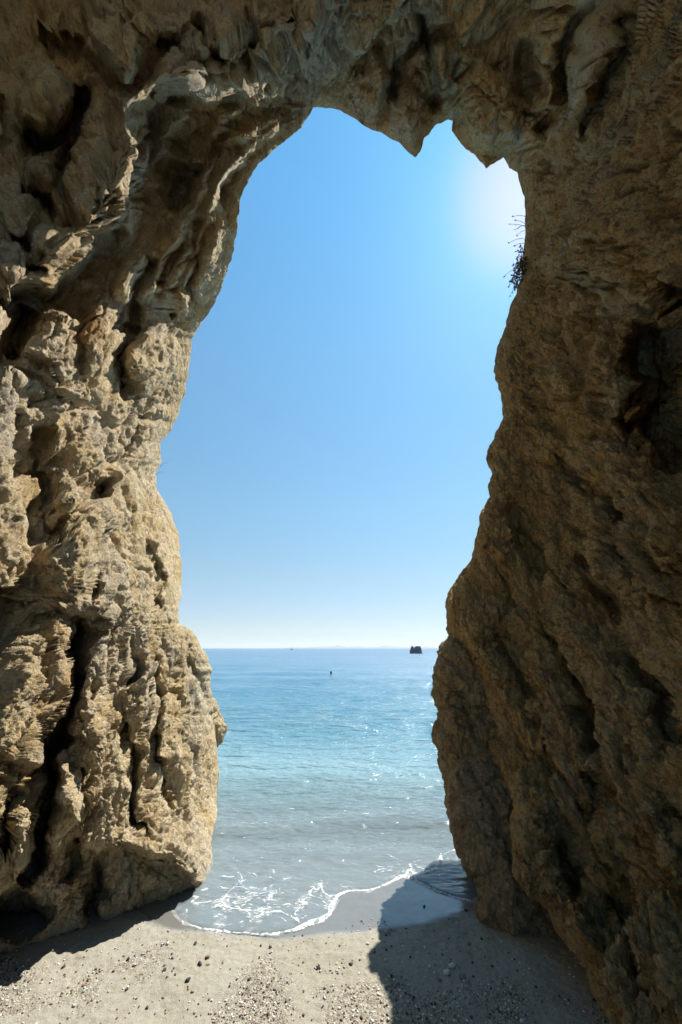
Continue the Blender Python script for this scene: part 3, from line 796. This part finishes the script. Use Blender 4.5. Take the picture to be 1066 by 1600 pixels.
tr_ = t.n('ShaderNodeBsdfTransparent', Color=(0.86, 0.93, 0.93, 1))
gl = t.n('ShaderNodeBsdfGlossy', Roughness=0.05, Normal=nb)
fr = t.n('ShaderNodeFresnel', IOR=1.33, Normal=nb)
thin = t.n('ShaderNodeMixShader', i0=fr.outputs[0], i1=tr_.outputs[0], i2=gl.outputs[0])
fac = t.rng(dep, 0.0, 0.26, 0.24, 1.0)
mx = t.n('ShaderNodeMixShader', i0=fac, i1=thin.outputs[0], i2=pb.outputs[0])
t.t.links.new(mx.outputs[0], t.out.inputs[0])
M_SEA = t.m
sea, SEAG = make_sea()

# ------------------------------------------------------------------ foam
t = NT('foam'); fb = t.bsdf((0.80, 0.82, 0.83), 0.6, t.bump(t.noise(t.coord(), 160, 3, .6), 0.004), Specular_IOR_Level=0.3)
fv = t.n('ShaderNodeTexVoronoi', Vector=t.coord(), Scale=210.0)
al = t.math('MULTIPLY', t.rng(t.attr('cover'), 0.05, 0.85), t.rng(fv.outputs['Distance'], 0.05, 0.45, 0.2, 0.70))
mx = t.n('ShaderNodeMixShader', i0=al, i1=t.n('ShaderNodeBsdfTransparent').outputs[0], i2=fb.outputs[0])
t.t.links.new(mx.outputs[0], t.out.inputs[0])
M_FOAM = t.m


def make_foam():
    xs = np.arange(-1.45, 1.5, 0.0036); ys = np.arange(2.6, 4.75, 0.0036)
    X, Y = np.meshgrid(xs, ys, indexing='ij')
    f = np.stack([X.ravel(), Y.ravel(), 0 * X.ravel()], 1).astype(f4)
    sh = X.shape
    into = beyond(edge_w, X, Y)
    wob = (fbm(f * 14, 3) * 0.012).reshape(sh)
    # the leading edge of the swash
    wid = 0.0035 + 0.006 * sstep(-.2, .5, fbm(f * 4 + 5, 2)).reshape(sh) + 0.010 * np.exp(-(((X + 0.14) / .14) ** 2)) + 0.010 * np.exp(-(((X - .47) / .08) ** 2))
    lead = sstep(1.0, 0.55, np.abs(into + wob * .5 - wid * .6) / wid)
    lead = lead * sstep(-1.02, -0.80, X)
    # lacework drawn out behind it: bent cells stretched along the shore
    wx = np.stack([fbm(f * 3.2 + 2, 2), fbm(f * 3.2 + 8, 2), np.zeros(len(f))], 1) * 0.10
    wx = wx + np.stack([fbm(f * 11 + 2, 2), fbm(f * 11 + 8, 2), np.zeros(len(f))], 1) * 0.028
    q = (f + wx) * np.array([4.2, 8.5, 1], f4); q[:, 2] = 0.5
    def w2(q):
        i = np.floor(q[:, :2]).astype(int); f1 = np.full(len(q), 9.); f2 = f1.copy()
        for a in (-1, 0, 1):
            for b in (-1, 0, 1):
                j = _JIT[_hash(i[:, 0] + a, i[:, 1] + b, 0 * i[:, 0])]
                d = (i[:, 0] + a + j[:, 0] - q[:, 0]) ** 2 + (i[:, 1] + b + j[:, 1] - q[:, 1]) ** 2
                f2 = np.where(d < f1, f1, np.minimum(f2, d)); f1 = np.minimum(f1, d)
        return np.sqrt(f2) - np.sqrt(f1)
    lace = w2(q).reshape(sh); lace2 = w2(q * 2.3 + 7).reshape(sh)
    brk = (fbm(f * 9 + 1, 3)).reshape(sh); brk2 = fbm(f * 38 + 4, 2).reshape(sh)
    reg_l = np.exp(-(((X + .55) / .42) ** 2 + ((Y - 3.05) / .30) ** 2))
    reg_r = np.exp(-(((X - .52) / .22) ** 2 + ((Y - 3.42) / .16) ** 2)) * 0.9
    reg_m = np.exp(-(((X + .1) / .14) ** 2 + ((Y - 3.1) / .14) ** 2)) * 0.8
    reg = np.clip(reg_l + reg_r + reg_m, 0, 1) * sstep(0.0, 0.05, into)
    veins = sstep(0.052, 0.004, lace + 0.05 * brk2) * sstep(-.30, .15, brk + reg * 1.1 - .62)
    veins2 = 0.9 * sstep(.15, .45, reg) * sstep(0.075, 0.03, lace2 + .06 * brk2) * sstep(0.05, .3, brk + reg * .9 - .62)
    specks = sstep(.86, .95, fbm(f * np.array([40, 62, 1], f4) + 11, 2).reshape(sh)) * sstep(0.02, .1, into) * sstep(4.6, 3.6, Y) * sstep(-.2, .3, fbm(f * 3 + 9, 2)).reshape(sh)
    # arms of the second lobe
    arms = np.zeros(sh)
    for pts, wd in (([(640, 1362), (634, 1372), (620, 1376)], .022), ([(690, 1340), (688, 1352), (680, 1362), (660, 1368), (645, 1372)], .018), ([(640, 1355), (645, 1366), (652, 1378)], .02),
                    ([(720, 1330), (700, 1340), (690, 1345)], .012), ([(500, 1385), (506, 1398), (515, 1404), (528, 1402)], .016), ([(330, 1424), (345, 1420), (365, 1424), (400, 1428), (440, 1430)], .010),
                    ([(440, 1430), (452, 1436), (470, 1446)], .010), ([(342, 1420), (356, 1400), (372, 1385), (384, 1380)], .007),
                     ([(460, 1455), (490, 1443), (515, 1432)], .022)):
        w = np.array([on_ground(*p) for p in pts])[:, :2]
        d, _, p = poly_dist(w, X + wob * .8, Y + wob * .8)
        arms = np.maximum(arms, sstep(1.0, .5, d / np.maximum(wd * (0.15 + 0.75 * sstep(-.4, .5, brk) + .8 * brk2), 1e-4)))
    haze_ = 0.30 * reg * sstep(-.2, .5, brk) + 0.35 * np.exp(-np.maximum(into, 0) / .03) * sstep(-.3, .4, brk)
    m = np.maximum.reduce([lead, veins, veins2, specks, haze_, arms * sstep(-.012, .004, into)])
    m = m * sstep(-0.022, -0.008, into)
    hole = sstep(0.12, 0.40, brk2 + 0.5 * fbm(f * 90, 1).reshape(sh))
    m = m * (1 - .75 * hole)
    # sea surface under it
    import bisect
    bz = ground_z(X, Y)
    yc = 4.35 + 0.10 * np.sin(X * 1.3 + .6) + 0.06 * np.sin(X * 3.1)
    hump = 0.040 * np.exp(-((Y - yc) / np.where(Y < yc, 0.15, 0.24)) ** 2)
    yc2 = 3.75 + 0.08 * np.sin(X * 2.1 + 2); hump += 0.014 * np.exp(-((Y - yc2) / 0.12) ** 2)
    film = bz + 0.010 * sstep(-0.004, 0.03, into) + 0.006 * sstep(0, .4, into)
    Z = np.maximum(film, SEA_Z) + hump + 0.0025 + 0.004 * sstep(.4, 1, m) * (0.6 + .5 * fbm(f * 60, 2).reshape(sh))
    qd = grid_quads(len(xs), len(ys)); keep = m.ravel()[qd].max(1) > 0.06
    qd = qd[keep]; used = np.unique(qd); remap = np.zeros(X.size, np.int32); remap[used] = np.arange(len(used))
    o = mesh_np('foam', np.stack([X, Y, Z], -1).reshape(-1, 3)[used], remap[qd], M_FOAM, None, True, {'cover': m.ravel()[used]})
    return tag(o, 'thin white lacy foam along the swash edge on the sand', 'foam', kind='stuff')


make_foam()

# ------------------------------------------------------------------ pebbles
def simple_mat(name, a, b, scale=40, rough=0.7, spec=.3):
    t = NT(name); c = t.coord()
    t.bsdf(t.mix(t.rng(t.noise(c, scale, 4, .6), .35, .68), a, b), rough, t.bump(t.noise(c, scale * 2.5, 4, .6), 0.004), Specular_IOR_Level=spec)
    return t.m


MP = {'dark': simple_mat('dark_stone', (0.035, 0.032, 0.035), (0.08, 0.07, 0.07)), 'red': simple_mat('reddish_stone', (0.20, 0.09, 0.06), (0.28, 0.16, 0.11)),
      'pale': simple_mat('pale_stone', (0.58, 0.55, 0.50), (0.70, 0.67, 0.62)), 'grey': simple_mat('grey_stone', (0.22, 0.215, 0.21), (0.33, 0.32, 0.31)),
      'tan': simple_mat('tan_stone', (0.33, 0.26, 0.18), (0.44, 0.37, 0.28))}


def pebble_geo(seed, nu=14, nv=9):
    r = np.random.RandomState(seed)
    a = np.linspace(0, 2 * math.pi, nu, endpoint=False); v = np.linspace(0, math.pi, nv)
    A, V = np.meshgrid(a, v, indexing='ij')
    p = np.stack([np.sin(V) * np.cos(A), np.sin(V) * np.sin(A), np.cos(V)], -1)
    n = fbm(p.reshape(-1, 3).astype(f4) * 1.1 + seed * 3.7, 3).reshape(nu, nv)
    p = p * (1 + 0.30 * n)[..., None] * np.array([1, r.uniform(.6, .85), r.uniform(.4, .62)])
    return p.reshape(-1, 3), grid_quads(nu, nv, True, True)


PEB = [pebble_geo(k) for k in range(7)]
PMESH = {}
def pebble_obj(kind, k, loc, size, name='pebble'):
    key = (kind, k)
    if key not in PMESH:
        o = mesh_np(name, PEB[k][0], PEB[k][1], MP[kind]); PMESH[key] = o.data
    else:
        o = bpy.data.objects.new(name, PMESH[key]); COL.objects.link(o)
    o.location = loc; o.scale = (size,) * 3
    o.rotation_euler = (random.uniform(-.25, .25), random.uniform(-.25, .25), random.uniform(0, 6.28))
    return o


def sun_shadow(px, py):
    """is this bit of sand in the shade of the right-hand rock (photo outline)"""
    e = np.interp(py, [1380, 1395, 1420, 1445, 1490, 1540, 1565, 1580, 1600], [680, 690, 655, 600, 570, 590, 625, 630, 612])
    return px > e


LBL = {('dark', 0): ('small dark pebble lying loose on the sunlit sand', 'dark pebbles on the sunlit sand'), ('red', 0): ('small reddish brown pebble lying loose on the sunlit sand', 'reddish pebbles on the sunlit sand'),
       ('pale', 0): ('small pale pebble lying loose on the sunlit sand', 'pale pebbles on the sunlit sand'), ('tan', 0): ('small tan pebble lying loose on the sunlit sand', 'tan pebbles on the sunlit sand'),
       ('dark', 1): ('small dark pebble lying on the shaded sand beside the brown wall', 'dark pebbles on the shaded sand'), ('grey', 1): ('small grey pebble lying on the shaded sand beside the brown wall', 'grey pebbles on the shaded sand'),
       ('pale', 1): ('small pale pebble lying on the shaded sand beside the brown wall', 'pale pebbles on the shaded sand')}


def put(kind, px, py, wpx, label=None, group=None, k=None):
    p = on_ground(px, py); dd = p.y * CP - H * SP
    s = wpx * 0.72 / F * dd / 2
    o = pebble_obj(kind, random.randrange(7) if k is None else k, p + Vector((0, 0, s * .28)), s)
    tag(o, label, 'pebble', group)
    return o


put('pale', 707, 1510, 15, 'largest pale stone on the shaded sand, behind an elongated one'); put('pale', 698, 1521, 16, 'long pale flat stone in front of the largest pale one in the shade')
put('grey', 723, 1528, 16, 'flat grey stone right of the long pale one on shaded sand'); put('grey', 686, 1531, 11, 'round grey stone left of the pale pair on shaded sand')
put('grey', 732, 1474, 11, 'lone grey stone on shaded sand near the rock foot'); put('dark', 548, 1507, 9, 'black stone on sunlit sand just outside the shadow edge')
put('dark', 498, 1513, 11, 'flat black stone alone on the open sunlit sand'); put('dark', 728, 1422, 8, 'dark stone at the wet sand by the outcrop'); put('dark', 663, 1417, 7, 'dark stone on wet sand at the shadow tip')
put('dark', 293, 1535, 12, 'black stone among gravel left of the middle of the beach'); put('dark', 257, 1517, 10, 'black stone below the buttress shadow on bright sand'); put('pale', 262, 1474, 9, 'whitish stone near the buttress shadow edge')
put('red', 324, 1497, 10, 'reddish stone on bright sand below the foam'); put('dark', 305, 1475, 9, 'dark stone beside the foam end on bright sand')
rr = random.Random(3)
for _ in range(105):
    px = rr.uniform(60, 640); py = 1462 + 138 * rr.random() ** 0.8
    if py < np.interp(px, [0, 100, 200, 290, 430, 520, 600, 700], [1545, 1510, 1488, 1462, 1475, 1462, 1462, 1462]) or sun_shadow(px, py): continue
    kd = rr.choice(['dark', 'dark', 'dark', 'red', 'tan', 'pale'])
    put(kd, px, py, rr.choice([3, 3.5, 4, 4, 5, 5, 6, 7.5]), *LBL[(kd, 0)])
for _ in range(110):
    px = rr.uniform(585, 880); py = 1440 + 160 * rr.random() ** 0.8
    if not sun_shadow(px - 8, py) or px > np.interp(py, [1440, 1480, 1520, 1600], [745, 800, 860, 900]): continue
    kd = rr.choice(['dark', 'dark', 'grey', 'grey', 'pale'])
    put(kd, px, py, rr.choice([3, 3.5, 4, 5, 6, 7]), *LBL[(kd, 1)])


def make_gravel():
    r = np.random.RandomState(9); V = []; Qs = []; cols = {k: ([], [], [0]) for k in ('dark', 'red', 'pale', 'tan')}
    small = [pebble_geo(20 + k, 7, 5) for k in range(6)]
    pts = r.rand(60000, 2) * np.array([3.6, 1.7]) + np.array([-2.1, 1.35])
    f = np.stack([pts[:, 0], pts[:, 1], 0 * pts[:, 0]], 1).astype(f4)
    den = sstep(0.1, .6, fbm(f * 2.1 + 3, 3) + sstep(2.72, 2.2, pts[:, 1]) * .75 - .25)
    den = np.maximum(den * .42, 0.03) * sstep(2.95, 2.75, pts[:, 1])
    keep = r.rand(len(pts)) < den
    pts = pts[keep]; kinds = r.choice(['dark', 'red', 'pale', 'tan'], len(pts), p=[.24, .16, .24, .36])
    tree = {}
    for (x, y), k in zip(pts, kinds):
        s = abs(r.normal(0, 1)) * .0022 + .0026
        g, q = small[r.randint(6)]; a = r.uniform(0, 6.28)
        p = g * s; p = np.stack([p[:, 0] * math.cos(a) - p[:, 1] * math.sin(a), p[:, 0] * math.sin(a) + p[:, 1] * math.cos(a), p[:, 2]], 1)
        p = p + np.array([x, y, float(ground_z(x, y)) + s * .25 + GZ(x, y)])
        c = cols[k]; c[0].append(p); c[1].append(q + c[2][0]); c[2][0] += len(p)
    vs = []; qs = []; mi = []; off = 0
    for i, k in enumerate(('dark', 'red', 'pale', 'tan')):
        v = np.concatenate(cols[k][0]); q = np.concatenate(cols[k][1]); vs.append(v); qs.append(q + off); mi.append(np.full(len(q), i)); off += len(v)
    o = mesh_np('gravel', np.concatenate(vs), np.concatenate(qs), MP['dark'])
    for k in ('red', 'pale', 'tan'): o.data.materials.append(MP[k])
    o.data.polygons.foreach_set('material_index', np.concatenate(mi).astype(np.int32))
    return tag(o, 'fine mixed gravel strewn over the sunlit sand in front', 'gravel', kind='stuff')


def GZ(x, y):
    f = np.array([[x, y, 0]], f4)
    return float(fbm(f * 1.6, 3)[0] * 0.016 + fbm(f * 7, 3)[0] * .005)
make_gravel()
for o in list(bpy.data.objects):
    if o.name.startswith('pebble'):
        o.location.z += GZ(o.location.x, o.location.y) * (1.0 if o.location.y < 2.85 else 0.3)

# ------------------------------------------------------------------ plants
M_LEAF = simple_mat('dry_dark_leaf', (0.055, 0.05, 0.025), (0.10, 0.065, 0.04), 30)
M_TWIG = simple_mat('twig_bark', (0.07, 0.05, 0.035), (0.11, 0.08, 0.05), 30)


def tube(path, r0, r1, n=5):
    path = [Vector(p) for p in path]; vs = []; qs = []
    for i, p in enumerate(path):
        d = (path[min(i + 1, len(path) - 1)] - path[max(i - 1, 0)]).normalized()
        a = d.orthogonal().normalized(); b = d.cross(a); r = r0 + (r1 - r0) * i / (len(path) - 1)
        for k in range(n):
            th = 2 * math.pi * k / n; vs.append(p + r * (math.cos(th) * a + math.sin(th) * b))
    for i in range(len(path) - 1):
        for k in range(n): qs.append((i * n + k, i * n + (k + 1) % n, (i + 1) * n + (k + 1) % n, (i + 1) * n + k))
    return vs, qs


def build(name, pieces, mat, parent):
    vs = []; qs = []
    for v, q in pieces:
        o = len(vs); vs += [tuple(x) for x in v]; qs += [tuple(i + o for i in f) for f in q]
    return mesh_np(name, np.array(vs), np.array(qs), mat, parent)


def leaf(p, d, L, w):
    d = d.normalized(); a = d.orthogonal().normalized(); a.rotate(__import__('mathutils').Quaternion(d, random.uniform(0, 6.28)))
    nrm = d.cross(a); m = p + d * L * .5
    v = [p, m + a * w + nrm * w * .3, p + d * L, m - a * w + nrm * w * .3]
    return v, [(0, 1, 2, 3)]


def rim_depth(px, py):
    i = int(np.argmin((PX[:, 0] - px) ** 2 + (PY[:, 0] - py) ** 2)); return float(D[i, 0])


def shrub(name, root_px, blobs, label, cat, twigs=()):
    d0 = rim_depth(*root_px); root = Vector(w3(root_px[0], root_px[1], d0 - .05))
    e = empty(name, root); tag(e, label, cat); R = -root
    st = []; lf = []
    k = d0 / F
    for (bx, by, br, n) in blobs:
        c = Vector(w3(bx, by, d0 - 0.1)) - root
        st.append(tube([(0, 0, 0), c * .5 + Vector((0, 0, .02)), c], .006, .003))
        for _ in range(n):
            u = Vector((random.gauss(0, 1), random.gauss(0, 1), random.gauss(0, 1))).normalized() * br * k * random.random() ** .4
            p = c + u
            if random.random() < .25: st.append(tube([c, c + u * .6 + Vector((0, 0, -.005)), p], .0025, .0012, 4))
            for _ in range(3):
                dd = (u.normalized() + Vector((random.gauss(0, .7), random.gauss(0, .7), random.gauss(0, .7))))
                lf.append(leaf(p, dd, random.uniform(.022, .05), random.uniform(.006, .013)))
    for (x0, y0, x1, y1, n) in twigs:
        a = Vector(w3(x0, y0, d0 - .03)) - root; b = Vector(w3(x1, y1, d0 - .12)) - root
        st.append(tube([a, (a + b) / 2 + Vector((0, 0, .02)), b], .0035 if n else .0022, .0022 if n else .0012, 4))
        for _ in range(n):
            q = a.lerp(b, random.uniform(.4, 1)); lf.append(leaf(q, (b - a) + Vector((random.gauss(0, .1), random.gauss(0, .1), random.gauss(0, .1))), .026, .008))
        if n == 0: continue
        lf.append(leaf(b, b - a, .03, .012)); lf.append(leaf(b, (b - a).cross(Vector((0, 1, 0))), .02, .010))
    build('stem', st, M_TWIG, e)
    if lf: build('foliage', lf, M_LEAF, e)
    return e


shrub('shrub', (818, 425), [(814, 402, 7, 22), (811, 416, 8, 32), (813, 424, 8, 34), (806, 436, 8, 34), (808, 446, 7, 24), (814, 388, 5, 10), (816, 412, 7, 30)], 'dark straggly shrub clinging to the bright rim of the opening', 'shrub',
      [(806, 420, 788, 432, 2), (802, 440, 794, 448, 4), (806, 450, 797, 462, 3)])
shrub('dry_plant', (822, 345), [], 'thin dry seed stalks sticking out of the rim above the shrub', 'plant',
      [(822, 338, 802, 338, 1), (822, 350, 806, 344, 1), (822, 354, 797, 350, 2), (820, 352, 805, 359, 4), (820, 360, 808, 368, 1), (818, 372, 796, 379, 1), (820, 380, 804, 384, 2), (818, 395, 815, 386, 6)])
shrub('grass_tuft', (242, 742), [], 'two thin bare stems jutting from the sunlit rim', 'plant', [(250, 729, 263, 722, 0), (243, 742, 256, 737, 0), (297, 608, 303, 605, 0)][:2])

# ------------------------------------------------------------------ swimmer
M_SKIN = simple_mat('skin', (0.42, 0.25, 0.18), (0.48, 0.30, 0.22), 20, .5); M_HAIR = simple_mat('black_hair', (0.012, 0.01, 0.01), (0.02, 0.016, 0.014), 20, .5); M_SUIT = simple_mat('pink_swimwear', (0.55, 0.16, 0.25), (0.6, 0.2, 0.3), 20, .6)


def swimmer():
    p = on_sea(517.5, 1053.2) - np.array([0, 0, .07]); e = empty('person', p)
    tag(e, 'dark-haired person swimming with head and shoulders above the calm sea', 'person')
    prof = [(-.55, .14, .10), (-.40, .16, .11), (-.22, .17, .115), (-.10, .175, .11), (-.03, .165, .095), (.02, .12, .08), (.045, .065, .062), (.075, .052, .055), (.105, .052, .06), (.13, .062, .082), (.16, .071, .092), (.20, .076, .098), (.25, .077, .099), (.29, .07, .09), (.32, .045, .06), (.332, .004, .004)]
    n = 28; vs = []
    for z, rx, ry in prof:
        for k in range(n):
            a = 2 * math.pi * k / n; x, y = rx * math.cos(a), ry * math.sin(a)
            fr_ = math.exp(-((a - 1.5 * math.pi) / .22) ** 2)
            if .15 < z < .28: y -= .02 * fr_ * math.exp(-((z - .185) / .025) ** 2)
            if abs(z - .25) < .03: y += .006 * math.exp(-((a - 1.5 * math.pi - .4) / .2) ** 2) + .006 * math.exp(-((a - 1.5 * math.pi + .4) / .2) ** 2)
            ear = math.exp(-((z - .215) / .03) ** 2) * (math.exp(-(a / .15) ** 2) + math.exp(-((a - math.pi) / .15) ** 2))
            x += math.copysign(.014, x) * ear
            vs.append((x, y, z))
    q = [(i * n + k, i * n + (k + 1) % n, (i + 1) * n + (k + 1) % n, (i + 1) * n + k) for i in range(len(prof) - 1) for k in range(n)]
    pieces = [(vs, q)]
    for sx in (-1, 1):   # upper arms and forearms reaching forward just under the surface
        pieces.append(tube([(sx * .12, 0, -.02), (sx * .19, -.01, -.045), (sx * .27, -.10, -.10), (sx * .27, -.24, -.10), (sx * .24, -.36, -.085), (sx * .23, -.44, -.085)], .052, .022, 10))
    build('body', pieces, M_SKIN, e)
    hv = []; prof2 = [(.12, .070, .086), (.17, .080, .100), (.22, .086, .107), (.27, .085, .107), (.31, .072, .09), (.34, .04, .05), (.348, .003, .003)]
    for z, rx, ry in prof2:
        for k in range(n):
            a = 2 * math.pi * k / n; y = ry * math.sin(a)
            if z < .27: y = max(y, -.02)
            hv.append((rx * math.cos(a), y + .008, z))
    hq = [(i * n + k, i * n + (k + 1) % n, (i + 1) * n + (k + 1) % n, (i + 1) * n + k) for i in range(len(prof2) - 1) for k in range(n)]
    build('hair', [(hv, hq)], M_HAIR, e)
    sv = []; prof3 = [(-.5, .15, .11), (-.22, .176, .121), (-.10, .181, .116), (-.035, .172, .101)]
    for z, rx, ry in prof3:
        for k in range(n):
            a = 2 * math.pi * k / n; sv.append((rx * math.cos(a), ry * math.sin(a), z))
    build('swimsuit', [(sv, [(i * n + k, i * n + (k + 1) % n, (i + 1) * n + (k + 1) % n, (i + 1) * n + k) for i in range(len(prof3) - 1) for k in range(n)])], M_SUIT, e)
    e.rotation_euler = (0, 0, 2.6); e.scale = (.72,) * 3
swimmer()

# ------------------------------------------------------------------ boat and far coast
M_BOAT = simple_mat('boat_paint', (0.55, 0.56, 0.58), (0.62, 0.63, 0.64), 5, .4); M_DARKB = simple_mat('dark_boat_trim', (0.05, 0.06, 0.08), (0.07, 0.08, 0.1), 5, .4)


def boat():
    c = w3(456, 1017.4, 1.0) - np.array([0, 0, H]); Yb = 420.0
    e = empty('motor_boat', (c[0] / c[1] * Yb, Yb, SEA_Z)); tag(e, 'tiny pale boat far out just under the horizon', 'boat')
    st_ = [(-1.6, .55, .55), (-1.2, .72, .6), (0, .8, .62), (.9, .62, .7), (1.5, .25, .82), (1.75, .02, .88)]
    vs = []
    for x, w, h in st_: vs += [(x, -w, h), (x, -w * .75, .05), (x, 0, -.2), (x, w * .75, .05), (x, w, h)]
    q = [(i * 5 + k, i * 5 + k + 1, (i + 1) * 5 + k + 1, (i + 1) * 5 + k) for i in range(5) for k in range(4)] + [(i * 5 + 4, i * 5, (i + 1) * 5, (i + 1) * 5 + 4) for i in range(5)] + [(0, 4, 3, 1)]
    build('hull', [(vs, q)], M_BOAT, e)
    cv = [(-.6, -.45, .6), (.6, -.42, .6), (.6, .42, .6), (-.6, .45, .6), (-.55, -.38, 1.35), (.25, -.34, 1.35), (.25, .34, 1.35), (-.55, .38, 1.35)]
    build('cabin', [(cv, [(0, 1, 5, 4), (1, 2, 6, 5), (2, 3, 7, 6), (3, 0, 4, 7), (4, 5, 6, 7)])], M_DARKB, e)
    build('mast', [tube([(-.2, 0, 1.3), (-.2, 0, 3.0)], .05, .03, 6)], M_DARKB, e)
boat()

t = NT('far_coast'); t.bsdf(t.mix(t.noise(t.coord(), .002, 4), (0.10, 0.11, 0.08), (0.16, 0.15, 0.12)), 0.9)
def coast():
    n = 160; x = np.linspace(-1, 1, n); Yc = 14000.0
    z = np.clip(fbm(np.stack([x * 5, 0 * x, 0 * x], 1), 4) * .5 + .55, .05, 2) * (1 - np.abs(x) ** 3)
    X0 = (430 - CX0) / F * Yc * .965; X1 = (700 - CX0) / F * Yc * .965
    xx = X0 + (x + 1) / 2 * (X1 - X0); rows = []
    for k, (dy, hz) in enumerate(((-900, -.1), (-450, .45), (0, 1), (500, .5), (1000, -.1))):
        rows.append(np.stack([xx, Yc + dy + 0 * x, z * 130 * hz - 2], -1))
    o = mesh_np('far_hills', np.stack(rows, 1).reshape(-1, 3), grid_quads(n, 5), t.m); tag(o, kind='structure')
coast()

# ------------------------------------------------------------------ haze, sky, sun
HAZE = True
if HAZE:
    hz = NT('haze'); pv = hz.n('ShaderNodeVolumePrincipled', Density=7.5e-5); pv.inputs['Color'].default_value = (0.86, 0.93, 1.0, 1); pv.inputs['Anisotropy'].default_value = 0.2
    hz.t.links.new(pv.outputs[0], hz.out.inputs['Volume'])
    x, y0, y1, z0, z1 = 16000, -20, 29000, -8, 260
    v = [(sx * x, yy_, zz) for sx in (-1, 1) for yy_ in (y0, y1) for zz in (z0, z1)]
    q = [(0, 1, 3, 2), (4, 6, 7, 5), (0, 4, 5, 1), (2, 3, 7, 6), (0, 2, 6, 4), (1, 5, 7, 3)]
    ho = mesh_np('haze', v, q, hz.m, None, False); tag(ho, kind='stuff')
    scene.cycles.volume_bounces = 0

world = bpy.data.worlds.new("World"); scene.world = world; world.use_nodes = True
nt = world.node_tree; nt.nodes.clear()
wo = nt.nodes.new('ShaderNodeOutputWorld'); bg = nt.nodes.new('ShaderNodeBackground'); sky = nt.nodes.new('ShaderNodeTexSky')
sky.sky_type = 'NISHITA'; sky.sun_disc = False; sky.sun_elevation = EL; sky.sun_rotation = AZ
sky.altitude = 0; sky.air_density = 1.0; sky.dust_density = 0.15; sky.ozone_density = 1.0
tcw = nt.nodes.new('ShaderNodeTexCoord'); sp = nt.nodes.new('ShaderNodeSeparateXYZ'); nt.links.new(tcw.outputs['Generated'], sp.inputs[0])
rp = nt.nodes.new('ShaderNodeValToRGB'); nt.links.new(sp.outputs[2], rp.inputs[0])
STOPS = [(0.0, (0.36, 0.43, 0.56)), (0.08, (0.42, 0.46, 0.53)), (0.18, (0.50, 0.57, 0.55)), (0.345, (0.56, 0.74, 0.70)), (0.68, (0.60, 0.94, 0.92)), (0.92, (0.50, 1.05, 1.12))]
while len(rp.color_ramp.elements) < len(STOPS): rp.color_ramp.elements.new(0.5)
for e, (ps, cl_) in zip(rp.color_ramp.elements, STOPS):
    e.position = ps; e.color = (*cl_, 1)
ml = nt.nodes.new('ShaderNodeMix'); ml.data_type = 'RGBA'; ml.blend_type = 'MULTIPLY'; ml.inputs[0].default_value = 1.0
dt = nt.nodes.new('ShaderNodeVectorMath'); dt.operation = 'DOT_PRODUCT'; nt.links.new(tcw.outputs['Generated'], dt.inputs[0]); dt.inputs[1].default_value = tuple(S)
mr = nt.nodes.new('ShaderNodeMapRange'); mr.interpolation_type = 'SMOOTHSTEP'; nt.links.new(dt.outputs['Value'], mr.inputs[0]); mr.inputs[1].default_value = math.cos(math.radians(13)); mr.inputs[2].default_value = 1.0
pw_ = nt.nodes.new('ShaderNodeMath'); pw_.operation = 'POWER'; nt.links.new(mr.outputs[0], pw_.inputs[0]); pw_.inputs[1].default_value = 2.2
mw = nt.nodes.new('ShaderNodeMix'); mw.data_type = 'RGBA'; nt.links.new(pw_.outputs[0], mw.inputs[0]); nt.links.new(rp.outputs[0], mw.inputs[6]); mw.inputs[7].default_value = (1.05, 1.05, 1.03, 1)
nt.links.new(sky.outputs[0], ml.inputs[6]); nt.links.new(mw.outputs[2], ml.inputs[7]); nt.links.new(ml.outputs[2], bg.inputs[0]); nt.links.new(bg.outputs[0], wo.inputs[0]); bg.inputs[1].default_value = 0.11
sun = bpy.data.lights.new('sun', 'SUN'); sun.energy = 5.0; sun.angle = math.radians(0.5); sun.color = (1.0, 0.95, 0.86)
so = bpy.data.objects.new('sun', sun); COL.objects.link(so); so.rotation_euler = Vector(S).to_track_quat('Z', 'Y').to_euler()

vs = scene.view_settings; vs.view_transform = 'Standard'; vs.look = 'None'; vs.gamma = 1.0; vs.exposure = 1.0; vs.use_curve_mapping = False
scene.render.engine = 'CYCLES'; cy = scene.cycles
cy.max_bounces = 10; cy.diffuse_bounces = 5; cy.glossy_bounces = 4; cy.transparent_max_bounces = 12; cy.caustics_reflective = False; cy.caustics_refractive = False
cy.use_denoising = True; cy.sample_clamp_indirect = 6.0
